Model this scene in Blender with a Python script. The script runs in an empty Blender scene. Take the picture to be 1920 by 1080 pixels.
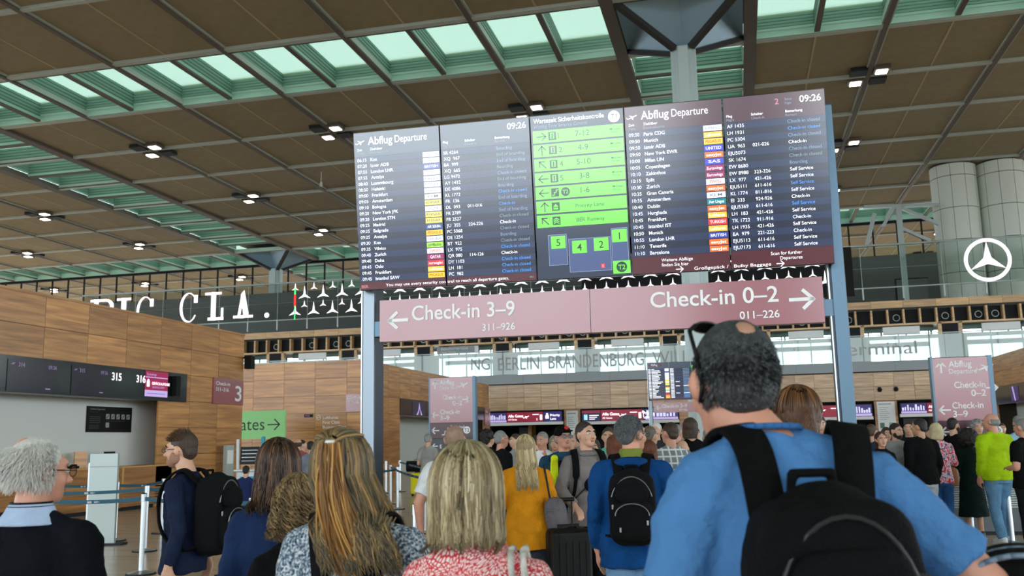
import bpy, bmesh, math, random
import numpy as np
from mathutils import Vector, Matrix, Euler

# ------------------------------------------------------------------ camera, world, light, exposure
SC = bpy.context.scene
COL = SC.collection
PI = math.pi
random.seed(7)
FPX, PITCH, ROLL, YAW = 1738., .1619, -.0203, -.2357
CAM = Vector((0, 0, 1.6))
_cp, _sp = math.cos(PITCH), math.sin(PITCH)
FW = Vector((math.sin(YAW)*_cp, math.cos(YAW)*_cp, _sp))
RT = Vector((math.cos(YAW), -math.sin(YAW), 0)); UP = RT.cross(FW)
_c, _s = math.cos(ROLL), math.sin(ROLL)
RT, UP = RT*_c + UP*_s, UP*_c - RT*_s
cd = bpy.data.cameras.new('camera'); cam = bpy.data.objects.new('camera', cd); COL.objects.link(cam)
cd.sensor_width = 36; cd.lens = 36*FPX/1920; cd.clip_start = .05; cd.clip_end = 1000
cam.matrix_world = Matrix(((RT.x, UP.x, -FW.x, CAM.x), (RT.y, UP.y, -FW.y, CAM.y), (RT.z, UP.z, -FW.z, CAM.z), (0, 0, 0, 1)))
cd.dof.use_dof = True; cd.dof.focus_distance = 6.8; cd.dof.aperture_fstop = 5.0
SC.camera = cam
SC.view_settings.view_transform = 'Standard'; SC.view_settings.look = 'None'
SC.view_settings.gamma = 1; SC.view_settings.use_curve_mapping = False
SC.view_settings.exposure = 0.0
SC.cycles.use_denoising = True
SC.cycles.max_bounces = 8; SC.cycles.diffuse_bounces = 5; SC.cycles.glossy_bounces = 4
SC.cycles.transparent_max_bounces = 16
SC.cycles.sample_clamp_indirect = 6
world = bpy.data.worlds.new('sky'); SC.world = world; world.use_nodes = True
bg = world.node_tree.nodes['Background']
bg.inputs[0].default_value = (.86, .95, 1.0, 1); bg.inputs[1].default_value = 5.5

def px_y(x, y, Y):
    """The real point at world depth Y that the photograph shows at a pixel (used to survey the hall)."""
    d = FW + RT*((x-960)/FPX) + UP*((540-y)/FPX)
    return CAM + d*(Y/d.y)
def px_d(x, y, D):
    d = FW + RT*((x-960)/FPX) + UP*((540-y)/FPX)
    return CAM + d*D

# ------------------------------------------------------------------ materials
def lin(c):
    return tuple(((v/255)/12.92 if v/255 <= .04045 else ((v/255+.055)/1.055)**2.4) for v in c)
_M = {}
def mat(name, col, rough=.6, metal=0, em=0, noise=0, nscale=8, stretch=None, bump=0, bscale=40, coat=0, spec=.5, col2=None, alpha=1):
    if name in _M: return _M[name]
    m = bpy.data.materials.new(name); m.use_nodes = True
    nt = m.node_tree; b = nt.nodes['Principled BSDF']
    c = lin(col)
    b.inputs['Base Color'].default_value = (*c, 1)
    b.inputs['Roughness'].default_value = rough; b.inputs['Metallic'].default_value = metal
    b.inputs['Specular IOR Level'].default_value = spec
    b.inputs['Coat Weight'].default_value = coat; b.inputs['Coat Roughness'].default_value = .16
    b.inputs['Alpha'].default_value = alpha
    if em:
        b.inputs['Emission Color'].default_value = (*c, 1); b.inputs['Emission Strength'].default_value = em
    if noise or col2 or bump:
        tc = nt.nodes.new('ShaderNodeTexCoord'); mp = nt.nodes.new('ShaderNodeMapping')
        nt.links.new(tc.outputs['Object'], mp.inputs[0])
        if stretch: mp.inputs['Scale'].default_value = stretch
    if noise or col2:
        n = nt.nodes.new('ShaderNodeTexNoise'); n.inputs['Scale'].default_value = nscale; n.inputs['Detail'].default_value = 5
        nt.links.new(mp.outputs[0], n.inputs[0])
        r = nt.nodes.new('ShaderNodeValToRGB')
        c2 = lin(col2) if col2 else tuple(v*(1-noise) for v in c)
        c3 = c if col2 else tuple(min(1, v*(1+noise*.5)) for v in c)
        r.color_ramp.elements[0].position = .32; r.color_ramp.elements[1].position = .68
        r.color_ramp.elements[0].color = (*c2, 1); r.color_ramp.elements[1].color = (*c3, 1)
        nt.links.new(n.outputs[0], r.inputs[0]); nt.links.new(r.outputs[0], b.inputs['Base Color'])
    if bump:
        n2 = nt.nodes.new('ShaderNodeTexNoise'); n2.inputs['Scale'].default_value = bscale; n2.inputs['Detail'].default_value = 3
        nt.links.new(mp.outputs[0], n2.inputs[0])
        bp = nt.nodes.new('ShaderNodeBump'); bp.inputs['Strength'].default_value = bump; bp.inputs['Distance'].default_value = .02
        nt.links.new(n2.outputs[0], bp.inputs['Height']); nt.links.new(bp.outputs[0], b.inputs['Normal'])
    _M[name] = m
    return m
def wood_mat(name, base, dark, axis):
    """Horizontal grain, tone changes from piece to piece (Object Info random)."""
    if name in _M: return _M[name]
    m = bpy.data.materials.new(name); m.use_nodes = True; nt = m.node_tree; b = nt.nodes['Principled BSDF']
    tc = nt.nodes.new('ShaderNodeTexCoord'); oi = nt.nodes.new('ShaderNodeObjectInfo')
    mp = nt.nodes.new('ShaderNodeMapping'); mp.inputs['Scale'].default_value = (.35, 6, 6) if axis == 'x' else (6, .35, 6)
    ad = nt.nodes.new('ShaderNodeVectorMath'); ad.operation = 'ADD'
    sc = nt.nodes.new('ShaderNodeVectorMath'); sc.operation = 'SCALE'; sc.inputs['Scale'].default_value = 40
    cx = nt.nodes.new('ShaderNodeCombineXYZ')
    for k in range(3): nt.links.new(oi.outputs['Random'], cx.inputs[k])
    nt.links.new(cx.outputs[0], sc.inputs[0])
    nt.links.new(tc.outputs['Object'], ad.inputs[0]); nt.links.new(sc.outputs[0], ad.inputs[1])
    nt.links.new(ad.outputs[0], mp.inputs[0])
    n = nt.nodes.new('ShaderNodeTexNoise'); n.inputs['Scale'].default_value = 1.6; n.inputs['Detail'].default_value = 6; n.inputs['Distortion'].default_value = .6
    nt.links.new(mp.outputs[0], n.inputs[0])
    r = nt.nodes.new('ShaderNodeValToRGB'); e = r.color_ramp.elements
    e[0].position = .3; e[1].position = .66; e[0].color = (*lin(dark), 1); e[1].color = (*lin(base), 1)
    nt.links.new(n.outputs[0], r.inputs[0])
    hv = nt.nodes.new('ShaderNodeHueSaturation')
    mr = nt.nodes.new('ShaderNodeMapRange'); mr.inputs['To Min'].default_value = .82; mr.inputs['To Max'].default_value = 1.15
    nt.links.new(oi.outputs['Random'], mr.inputs[0]); nt.links.new(mr.outputs[0], hv.inputs['Value'])
    nt.links.new(r.outputs[0], hv.inputs['Color']); nt.links.new(hv.outputs[0], b.inputs['Base Color'])
    b.inputs['Roughness'].default_value = .34; b.inputs['Specular IOR Level'].default_value = .75
    _M[name] = m
    return m
def glass_mat(name, tint, rough=0.0, mixf=.12, refl=(1, 1, 1)):
    """Thin architectural glass: tinted see-through plus a glossy layer."""
    if name in _M: return _M[name]
    m = bpy.data.materials.new(name); m.use_nodes = True; nt = m.node_tree
    nt.nodes.remove(nt.nodes['Principled BSDF']); o = nt.nodes['Material Output']
    t = nt.nodes.new('ShaderNodeBsdfTransparent'); t.inputs[0].default_value = (*tint, 1)
    g = nt.nodes.new('ShaderNodeBsdfGlossy'); g.inputs[0].default_value = (*refl, 1); g.inputs['Roughness'].default_value = max(rough, .02)
    fr = nt.nodes.new('ShaderNodeFresnel'); fr.inputs[0].default_value = 1.45
    mx = nt.nodes.new('ShaderNodeMixShader')
    nt.links.new(fr.outputs[0], mx.inputs[0]); nt.links.new(t.outputs[0], mx.inputs[1]); nt.links.new(g.outputs[0], mx.inputs[2])
    nt.links.new(mx.outputs[0], o.inputs[0])
    _M[name] = m
    return m
def frosted_mat(name, tint, strength=.5, share=.5):
    """Milky pane: passes diffused daylight."""
    if name in _M: return _M[name]
    m = bpy.data.materials.new(name); m.use_nodes = True; nt = m.node_tree
    nt.nodes.remove(nt.nodes['Principled BSDF']); o = nt.nodes['Material Output']
    t = nt.nodes.new('ShaderNodeBsdfTransparent'); t.inputs[0].default_value = (*[v*strength for v in tint], 1)
    d = nt.nodes.new('ShaderNodeBsdfTranslucent'); d.inputs[0].default_value = (*tint, 1)
    g = nt.nodes.new('ShaderNodeBsdfDiffuse'); g.inputs[0].default_value = (*tint, 1)
    m1 = nt.nodes.new('ShaderNodeMixShader'); m1.inputs[0].default_value = .5
    m2 = nt.nodes.new('ShaderNodeMixShader'); m2.inputs[0].default_value = 1-share
    nt.links.new(d.outputs[0], m1.inputs[1]); nt.links.new(g.outputs[0], m1.inputs[2])
    nt.links.new(t.outputs[0], m2.inputs[1]); nt.links.new(m1.outputs[0], m2.inputs[2])
    nt.links.new(m2.outputs[0], o.inputs[0])
    _M[name] = m
    return m

M_floor = mat('floor_stone', (196, 172, 148), .24, noise=.14, nscale=1.2, stretch=(.5, 3, 1), spec=.4)
M_panel = mat('ceiling_panel_brown', (158, 145, 118), .8, noise=.08, nscale=1.5)
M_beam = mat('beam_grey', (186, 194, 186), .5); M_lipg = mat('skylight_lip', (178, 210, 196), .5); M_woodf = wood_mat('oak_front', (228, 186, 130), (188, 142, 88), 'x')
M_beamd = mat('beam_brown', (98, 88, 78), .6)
M_joint = mat('joint_pale', (196, 184, 146), .8)
M_teal = mat('skylight_teal', (132, 164, 150), .55)
M_teald = mat('skylight_groove', (62, 100, 86), .6)
M_pane = frosted_mat('skylight_pane', (.8, .94, .85), .33)
M_frame = mat('pane_frame_yellow', (190, 200, 150), .6)
M_woodx = wood_mat('oak_panel_x', (206, 146, 80), (152, 98, 48), 'x')
M_woody = wood_mat('oak_panel_y', (208, 150, 88), (150, 100, 54), 'y')
M_woodl = wood_mat('oak_panel_pale', (212, 178, 138), (172, 134, 98), 'x')
M_wback = mat('wood_backing', (44, 32, 22), .8)
M_white = mat('white_wall', (214, 218, 214), .7)
M_black = mat('matt_black', (10, 11, 13), .55, spec=.25)
M_gloss = mat('gloss_black', (12, 16, 20), .14)
M_dark = mat('dark_grey', (34, 38, 42), .6, spec=.3)
M_steel = mat('brushed_steel', (196, 202, 206), .3, metal=1)
M_alu = mat('aluminium', (214, 220, 226), .33, metal=.85); M_cover = mat('cover_silver', (150, 162, 174), .42, metal=.6)
M_post = mat('post_slate_metal', (96, 124, 146), .36, metal=.35)
M_col = mat('column_pale_paint', (206, 220, 222), .5)
M_cap = mat('capital_blue_grey', (150, 180, 200), .38, metal=.25)  # steel-blue reflection put into the base colour
M_capd = mat('capital_rib', (52, 50, 50), .6)
M_grey = mat('grey_band', (150, 158, 162), .6)
M_greyw = mat('gallery_grey_wall', (112, 118, 118), .7)
M_rail = mat('rail_grey', (178, 190, 188), .4, metal=.3)
M_clear = glass_mat('clear_glass', (.86, .92, .9))
M_smoke = glass_mat('led_mesh_glass', (.74, .78, .78))
M_win = glass_mat('window_glass', (.9, .95, .95))
M_milk = frosted_mat('milky_film', (.96, .99, .99), .62, .42)
M_belt = mat('belt_teal', (32, 84, 104), .7)
M_maroon = mat('sign_maroon', (142, 44, 60), .3, coat=1.0, spec=.9)
M_wtxt = mat('sign_white', (236, 236, 236), .5)
def emis(name, c, s): return mat(name, c, .4, em=s)
E_white = emis('glow_white', (255, 250, 255), 1.3)
E_lamp = emis('glow_lamp', (255, 246, 232), 14)

# ------------------------------------------------------------------ mesh helpers
class G:
    """Collects shapes with material slots and links them as one mesh object."""
    def __init__(s): s.v = []; s.f = []; s.m = []; s.mats = []
    def slot(s, m):
        if m not in s.mats: s.mats.append(m)
        return s.mats.index(m)
    def add(s, vs, fs, m):
        o = len(s.v); k = s.slot(m); s.v += [tuple(v) for v in vs]
        s.f += [tuple(o+i for i in f) for f in fs]; s.m += [k]*len(fs)
        return s
    def box(s, a, b, m):
        x0, y0, z0 = a; x1, y1, z1 = b
        return s.add([(x0, y0, z0), (x1, y0, z0), (x1, y1, z0), (x0, y1, z0), (x0, y0, z1), (x1, y0, z1), (x1, y1, z1), (x0, y1, z1)],
                     [(0, 3, 2, 1), (4, 5, 6, 7), (0, 1, 5, 4), (1, 2, 6, 5), (2, 3, 7, 6), (3, 0, 4, 7)], m)
    def hexa(s, p, m):   # 8 corners ordered like box
        return s.add(p, [(0, 3, 2, 1), (4, 5, 6, 7), (0, 1, 5, 4), (1, 2, 6, 5), (2, 3, 7, 6), (3, 0, 4, 7)], m)
    def tube(s, p, q, r0, r1, m, n=12):
        p = Vector(p); q = Vector(q); d = (q-p).normalized()
        a = d.orthogonal().normalized(); b = d.cross(a)
        vs = []
        for c, r in ((p, r0), (q, r1)):
            for k in range(n):
                t = 2*PI*k/n; vs.append(c + a*math.cos(t)*r + b*math.sin(t)*r)
        fs = [(k, (k+1) % n, n+(k+1) % n, n+k) for k in range(n)] + [tuple(range(n-1, -1, -1)), tuple(range(n, 2*n))]
        return s.add(vs, fs, m)
    def bar(s, p, q, w, h, m):   # rectangular bar between two points, h along z-ish
        p = Vector(p); q = Vector(q); d = (q-p).normalized()
        zz = Vector((0, 0, 1)) if abs(d.z) < .9 else Vector((0, 1, 0))
        a = d.cross(zz).normalized()*(w/2); b = a.cross(d).normalized()*(h/2)
        P = [p-a-b, p+a-b, q+a-b, q-a-b, p-a+b, p+a+b, q+a+b, q-a+b]
        return s.hexa(P, m)
    def disc(s, c, r, m, n=20, ax=(0, 0, 1)):
        c = Vector(c); d = Vector(ax).normalized(); a = d.orthogonal().normalized(); b = d.cross(a)
        return s.add([c + a*math.cos(2*PI*k/n)*r + b*math.sin(2*PI*k/n)*r for k in range(n)], [tuple(range(n))], m)
    def out(s, name, parent=None, bevel=0, smooth=False):
        me = bpy.data.meshes.new(name); me.from_pydata([tuple(v) for v in s.v], [], s.f)
        for m in s.mats: me.materials.append(m)
        me.polygons.foreach_set('material_index', s.m)
        if smooth: me.polygons.foreach_set('use_smooth', [True]*len(me.polygons))
        me.update()
        o = bpy.data.objects.new(name, me); COL.objects.link(o)
        if parent: o.parent = parent
        if bevel:
            b = o.modifiers.new('b', 'BEVEL'); b.width = bevel; b.segments = 2; b.limit_method = 'ANGLE'
        return o
def tag(o, label=None, cat=None, group=None, kind=None):
    if label: o['label'] = label
    if cat: o['category'] = cat
    if group: o['group'] = group
    if kind: o['kind'] = kind
    return o
def empty(name, loc=(0, 0, 0), rz=0, **k):
    o = bpy.data.objects.new(name, None); COL.objects.link(o); o.location = loc; o.rotation_euler = (0, 0, rz)
    o.empty_display_size = .1
    return tag(o, **k)
def inst(name, me, parent, loc, sc=None, rot=None):
    o = bpy.data.objects.new(name, me); COL.objects.link(o); o.parent = parent; o.location = loc
    if sc: o.scale = sc
    if rot: o.rotation_euler = rot
    return o
def copy_tree(o, parent=None):
    c = o.copy(); COL.objects.link(c)
    if parent: c.parent = parent
    for ch in o.children: copy_tree(ch, c)
    return c

_tc = {}
def text_mesh(t, size, bold=0, shear=0):
    k = (t, size, bold, shear)
    if k in _tc: return _tc[k]
    cu = bpy.data.curves.new('t', 'FONT'); cu.body = t
    cu.size = size; cu.resolution_u = 4; cu.offset = min(max(bold, 0), .011)*size
    cu.shear = shear; cu.fill_mode = 'BOTH'
    o = bpy.data.objects.new('t', cu); COL.objects.link(o)
    me = o.to_mesh()
    vs = [tuple(v.co) for v in me.vertices]; fs = [tuple(p.vertices) for p in me.polygons]
    o.to_mesh_clear(); bpy.data.objects.remove(o); bpy.data.curves.remove(cu)
    xs = [v[0] for v in vs] or [0]
    _tc[k] = (vs, fs, min(xs), max(xs))
    return _tc[k]

class Board:
    """A flat graphic: local u to the right, v up, drawn in thin layers in front of a face."""
    def __init__(s, origin, u, v, n):
        s.o = Vector(origin); s.u = Vector(u).normalized(); s.v = Vector(v).normalized(); s.n = Vector(n).normalized(); s.g = G()
    def P(s, u, v, l): return s.o + s.u*u + s.v*v + s.n*(l*.0012)
    def rect(s, u0, v0, u1, v1, m, l=1):
        s.g.add([s.P(u0, v0, l), s.P(u1, v0, l), s.P(u1, v1, l), s.P(u0, v1, l)], [(0, 1, 2, 3)], m)
    def poly(s, pts, m, l=2):
        s.g.add([s.P(a, b, l) for a, b in pts], [tuple(range(len(pts)))], m)
    def line(s, pts, w, m, l=2):
        for (a, b), (c, d) in zip(pts, pts[1:]):
            L = math.hypot(c-a, d-b) or 1; nx, ny = -(d-b)/L*w/2, (c-a)/L*w/2
            ex, ey = (c-a)/L*w*.35, (d-b)/L*w*.35
            s.poly([(a-ex+nx, b-ey+ny), (a-ex-nx, b-ey-ny), (c+ex-nx, d+ey-ny), (c+ex+nx, d+ey+ny)], m, l)
    def disc(s, u, v, r, m, l=2, n=24):
        s.poly([(u+r*math.cos(2*PI*k/n), v+r*math.sin(2*PI*k/n)) for k in range(n)], m, l)
    def text(s, t, u, v, size, m, l=3, align='l', bold=0, wide=None, shear=0):
        vs, fs, x0, x1 = text_mesh(t, size, bold, shear)
        k = 1 if wide is None else wide/max(x1-x0, 1e-6)
        off = {'l': -x0*k, 'r': -x1*k, 'c': -(x0+x1)/2*k}[align]
        s.g.add([s.P(u+off+x*k, v+y, l) for x, y, z in vs], fs, m)
    def arrow(s, u, v, L, ang, w, m, l=3):
        c, q = math.cos(ang), math.sin(ang)
        R = lambda a, b: (u+a*c-b*q, v+a*q+b*c)
        s.line([R(-L/2, 0), R(L/2, 0)], w, m, l)
        s.line([R(L*.08, L*.4), R(L/2, 0)], w, m, l); s.line([R(L*.08, -L*.4), R(L/2, 0)], w, m, l)
    def plane(s, u, v, L, m, l=3):
        s.poly([(u-L*.5, v-L*.12), (u-L*.42, v-L*.17), (u+L*.35, v+L*.1), (u+L*.5, v+L*.2), (u+L*.42, v+L*.24), (u+L*.2, v+L*.16)], m, l)
        s.poly([(u-L*.02, v+L*.04), (u+L*.16, v+L*.1), (u-L*.22, v+L*.22), (u-L*.3, v+L*.2)], m, l)
        s.poly([(u-L*.06, v-L*.04), (u+L*.12, v+L*.02), (u+L*.1, v-L*.22), (u+L*.03, v-L*.22)], m, l)
        s.poly([(u-L*.5, v-L*.12), (u-L*.42, v-L*.16), (u-L*.52, v+L*.02), (u-L*.57, v+L*.02)], m, l)
    def out(s, name, parent): return s.g.out(name, parent)

# ------------------------------------------------------------------ the shell: floor and ceiling
CZ = 20.6; X0, Y0, S = -29.7, 44.6, 6.25
floor = G()
floor.box((-110, -60, -.3), (110, 190, 0), M_floor)
tag(floor.out('floor'), kind='structure')
ceiling = empty('ceiling', (0, 0, 0), kind='structure')
CXR, CYR = range(-11, 18), range(-13, 15)
strip_x = lambda c: (c-4) % 7 == 0
strip_y = lambda d: (d+1) % 7 == 0
pm = G().box((-S/4+.11, -S/2+.12, 0), (S/4-.11, S/2-.12, .12), M_panel); _p = pm.out('ceiling_panel'); panel_me = _p.data; bpy.data.objects.remove(_p)
rest = G(); backing = G(); seams = G(); npan = 0
for c in CXR:
    for d in CYR:
        xa, ya = X0+c*S, Y0+d*S
        if strip_x(c) or strip_y(d): continue
        backing.box((xa, ya, CZ+.32), (xa+S, ya+S, CZ+.4), M_beamd)
        inview = (-1 <= d <= 6 and -8 <= c <= 10) or (-3 <= d < -1 and -3 <= c <= 10)
        seams.box((xa+S/2-.045, ya+.12, CZ+.1), (xa+S/2+.045, ya+S-.12, CZ+.25), M_joint)
        for hx in (0, 1):
            cx = xa + S*(.25+.5*hx); cx += .09*(1-2*hx)
            if inview and npan < 290:
                inst('ceiling_panel', panel_me, ceiling, (cx, ya+S/2, CZ+.12)); npan += 1
            else:
                rest.box((cx-S/4+.05, ya+.12, CZ+.12), (cx+S/4-.05, ya+S-.12, CZ+.24), M_panel)
backing.out('roof_deck', ceiling); tag(seams.out('panel_seams', ceiling), kind='stuff')
tag(rest.out('far_ceiling_panels', ceiling), kind='stuff')
# beams on the panel grid
def beam_mesh(L, w, h, m):
    g = G().box((-L/2, -w/2, 0), (L/2, w/2, h), m)
    o = g.out('beam'); me = o.data; bpy.data.objects.remove(o); return me
xa, xb, ya, yb = X0+CXR[0]*S, X0+(CXR[-1]+1)*S, Y0+CYR[0]*S, Y0+(CYR[-1]+1)*S
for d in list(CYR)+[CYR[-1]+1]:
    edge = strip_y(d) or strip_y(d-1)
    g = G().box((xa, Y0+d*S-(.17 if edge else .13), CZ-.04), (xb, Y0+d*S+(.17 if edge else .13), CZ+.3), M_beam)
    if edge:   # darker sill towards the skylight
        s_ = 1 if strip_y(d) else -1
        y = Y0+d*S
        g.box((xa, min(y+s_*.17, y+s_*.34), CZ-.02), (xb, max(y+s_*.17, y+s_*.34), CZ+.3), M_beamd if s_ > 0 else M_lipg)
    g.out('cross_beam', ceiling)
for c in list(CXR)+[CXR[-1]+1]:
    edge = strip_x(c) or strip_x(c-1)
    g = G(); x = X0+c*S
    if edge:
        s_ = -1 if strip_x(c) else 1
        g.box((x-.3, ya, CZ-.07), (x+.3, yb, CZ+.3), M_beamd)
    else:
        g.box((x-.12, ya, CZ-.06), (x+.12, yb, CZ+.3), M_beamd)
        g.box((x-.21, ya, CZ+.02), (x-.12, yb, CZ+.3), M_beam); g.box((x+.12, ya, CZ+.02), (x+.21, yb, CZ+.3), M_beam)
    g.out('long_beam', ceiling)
# skylight wells: fins every half cell, grooved side walls, frosted panes
WD = 1.12
def fin(L):     # fin along x, thickness in y
    g = G().box((-L/2, -.13, 0), (L/2, .13, .12), M_beamd)
    g.box((-L/2, -.1, .12), (L/2, .1, WD), M_teal)
    for k in range(4):
        z = .34+k*.2
        g.box((-L/2, -.112, z), (L/2, .112, z+.03), M_teald)
    g.box((-L/2, -.12, .1), (L/2, .12, .28), M_lipg)
    o = g.out('skylight_fin'); me = o.data; bpy.data.objects.remove(o); return me
fin_me = fin(S-.6)
fin_ed = fin_me
pn = G().box((-S/4+.1, -S/2+.1, 0), (S/4-.1, S/2-.1, .03), M_pane)
for yy in (-S/2+.3, S/2-.36): pn.box((-S/4+.1, yy, -.05), (S/4-.1, yy+.06, 0), M_frame)
_p = pn.out('p'); pane_me = _p.data; bpy.data.objects.remove(_p)
finsfar = G(); panesfar = G(); nf = 0
for c in CXR:
    for d in CYR:
        sx_, sy_ = strip_x(c), strip_y(d)
        if not (sx_ or sy_): continue
        x, y = X0+(c+.5)*S, Y0+(d+.5)*S
        if sx_ and sy_:
            panesfar.box((x-S/2, y-S/2, CZ+1.0), (x+S/2, y+S/2, CZ+1.05), M_beamd); continue
        near = -9 <= c <= 11 and -3 <= d <= 7
        rz = PI/2 if sy_ else 0
        # fins: along the strip's short direction
        for k in (-.5, 0):
            fx, fy = (x+k*S, y) if sy_ else (x, y+k*S)
            if near and nf < 290:
                inst('skylight_fin', fin_me, ceiling, (fx, fy, CZ+.0), None, (0, 0, rz)); nf += 1
            elif True:
                finsfar.box((fx-(.1 if sy_ else S/2), fy-(S/2 if sy_ else .1), CZ+.1), (fx+(.1 if sy_ else S/2), fy+(S/2 if sy_ else .1), CZ+WD), M_teal)
        # side walls of the well
        w = G() if False else finsfar
        for s_ in (-1, 1):
            for k in range(6):
                z0 = CZ+.3+k*.16
                e = .36 if k % 1 == 0 else .3
                if sy_:
                    yy = y+s_*(S/2-e)
                    w.box((x-S/2, min(yy, yy+s_*.04), z0), (x+S/2, max(yy, yy+s_*.04), z0+.135), M_lipg if k == 0 else M_teal)
                    w.box((x-S/2, min(yy+s_*.03, yy+s_*.06), z0+.135), (x+S/2, max(yy+s_*.03, yy+s_*.06), z0+.16), M_teald)
                else:
                    xx = x+s_*(S/2-e)
                    w.box((min(xx, xx+s_*.04), y-S/2, z0), (max(xx, xx+s_*.04), y+S/2, z0+.135), M_lipg if k == 0 else M_teal)
                    w.box((min(xx+s_*.03, xx+s_*.06), y-S/2, z0+.135), (max(xx+s_*.03, xx+s_*.06), y+S/2, z0+.16), M_teald)
        for k in (-.25, .25):
            fx, fy = (x+k*S, y) if sy_ else (x, y+k*S)
            if near: inst('skylight_pane', pane_me, ceiling, (fx, fy, CZ+WD), None, (0, 0, 0 if sy_ else PI/2))
            else: panesfar.box((fx-(S/4 if sy_ else S/2), fy-(S/2 if sy_ else S/4), CZ+WD), (fx+(S/4 if sy_ else S/2), fy+(S/2 if sy_ else S/4), CZ+WD+.04), M_pane)
tag(finsfar.out('skylight_well_lining', ceiling), kind='stuff')
tag(panesfar.out('far_skylight_panes', ceiling), kind='stuff')
# unseen rear facade: dark base and core shaped for the board's reflections, glass above
rear = empty('wall_rear', (0, -30, 0), kind='structure')
G().box((-110, 0, 0), (110, .4, 3.3), M_dark).out('added_dark_base', rear); G().box((-.5, -.4, 3.3), (5, .4, CZ), mat('added_core_grey', (150, 152, 150), .7)).out('core', rear)
for x in range(-110, 111, 5): G().box((x-.08, 0, 3.3), (x+.08, .3, CZ), M_rail).out('mullion', rear)
tag(G().box((-400, -400, -.4), (400, 400, -.31), mat('forecourt_asphalt', (70, 72, 74), .9)).out('ground'), kind='structure')
# twin downlights on every other crossing
lamp0 = None; nl = 0
def make_lamp():
    t = empty('downlight')
    for sx_, sy_ in ((1, 1), (-1, -1), (1, -1), (-1, 1)):
        pl = G()
        x, y = sx_*.58, sy_*.72
        pl.box((x-.42, y-.42, -.1), (x+.42, y+.42, .12), M_dark if sx_*sy_ > 0 else M_beamd)
        pl.out('housing', t)
    for s_ in (1, -1):
        G().box((s_*.58-.28, -s_*.72-.28, -.14), (s_*.58+.28, -s_*.72+.28, -.1), E_lamp).out('lamp_face', t)
    return t
places = []
for bx in (-10, -3, 4, 11):
    for i in (2, 4, 6):
        for by in (0, 7):
            for j in (1, 3, 5):
                places.append((bx+i, by+j))
vis = []
for i, j in places:
    p = Vector((X0+i*S, Y0+j*S, CZ)); q = p-CAM; zc = q.dot(FW); xx = 960+FPX*q.dot(RT)/zc; yy = 540-FPX*q.dot(UP)/zc
    if -30 < xx < 1950 and yy > -30: vis.append((j, xx, i, p))
ORD = ['first', 'second', 'third', 'fourth', 'fifth', 'sixth', 'seventh', 'eighth', 'ninth', 'tenth', 'eleventh', 'twelfth', 'thirteenth']
jrows = sorted({v[0] for v in vis})
for r_, jj in enumerate(jrows):
    for c_, (j, xx, i, p) in enumerate(sorted(v for v in vis if v[0] == jj)):
        if lamp0 is None: lamp0 = make_lamp(); o = lamp0
        else: o = copy_tree(lamp0)
        o.location = (p.x, p.y, CZ-.02)
        tag(o, 'lit twin ceiling downlight, %s from the left in the %s row away from the camera' % (ORD[c_], ORD[r_]), 'ceiling light', 'twin downlights along the hall ceiling')

p = px_y(602, 352, 58.5); cs_ = empty('ceiling_sensor', (p.x, p.y, CZ-.06), label='tiny white rod sensor hanging from the ceiling left of the departure board', cat='sensor')
G().tube((0, 0, 0), (0, 0, -.75), .03, .03, M_white, 8).out('rod', cs_); G().tube((0, 0, -.75), (0, 0, -1.05), .09, .11, M_white, 10).out('head_unit', cs_)
# columns with folded capitals
def column(cx, cy, z0, w, label):
    t = empty('column', (cx, cy, 0), label=label, cat='column')
    tc = CZ-1.35; h = w/2; r = w*.2
    g = G().box((-h, -r, z0), (h, r, tc), M_col).box((-r, -h, z0), (r, h, tc), M_col)
    q = w*.33
    g.box((-q, -q, z0), (q, q, tc+.1), M_col)
    g.out('shaft', t, bevel=.02)
    cg = G(); H = S/2-.33; b = .42; zt = CZ+.1
    cor = [(-H, -H), (H, -H), (H, H), (-H, H)]; bot = [(-b, -b), (b, -b), (b, b), (-b, b)]
    for k in range(4):
        a, e = cor[k], cor[(k+1) % 4]; a2, e2 = bot[k], bot[(k+1) % 4]
        mid = ((a[0]+e[0])/2*.62, (a[1]+e[1])/2*.62); m2 = ((a2[0]+e2[0])/2*.5, (a2[1]+e2[1])/2*.5)
        cg.add([(*a, zt), (*a2, tc), (*m2, tc+.02), (*mid, zt+.55)], [(0, 1, 2, 3)], M_cap)
        cg.add([(*mid, zt+.55), (*m2, tc+.02), (*e2, tc), (*e, zt)], [(0, 1, 2, 3)], M_cap)
        cg.add([(*a, zt), (*mid, zt+.55), (*e, zt)], [(0, 1, 2)], M_cap)
    cg.out('capital', t)
    for k in range(4):
        G().bar((cor[k][0], cor[k][1], zt-.02), (bot[k][0]*.9, bot[k][1]*.9, tc-.02), .3, .24, M_capd).out('capital_rib', t)
column(X0+4.5*S, Y0-.5*S, 0, 1.15, 'pale cruciform column with folded blue-grey capital rising behind the large departure board')
column(X0-2.5*S, Y0+6.5*S, 0, 1.3, 'distant pale column with blue-grey capital behind the lit gallery railing')

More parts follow.
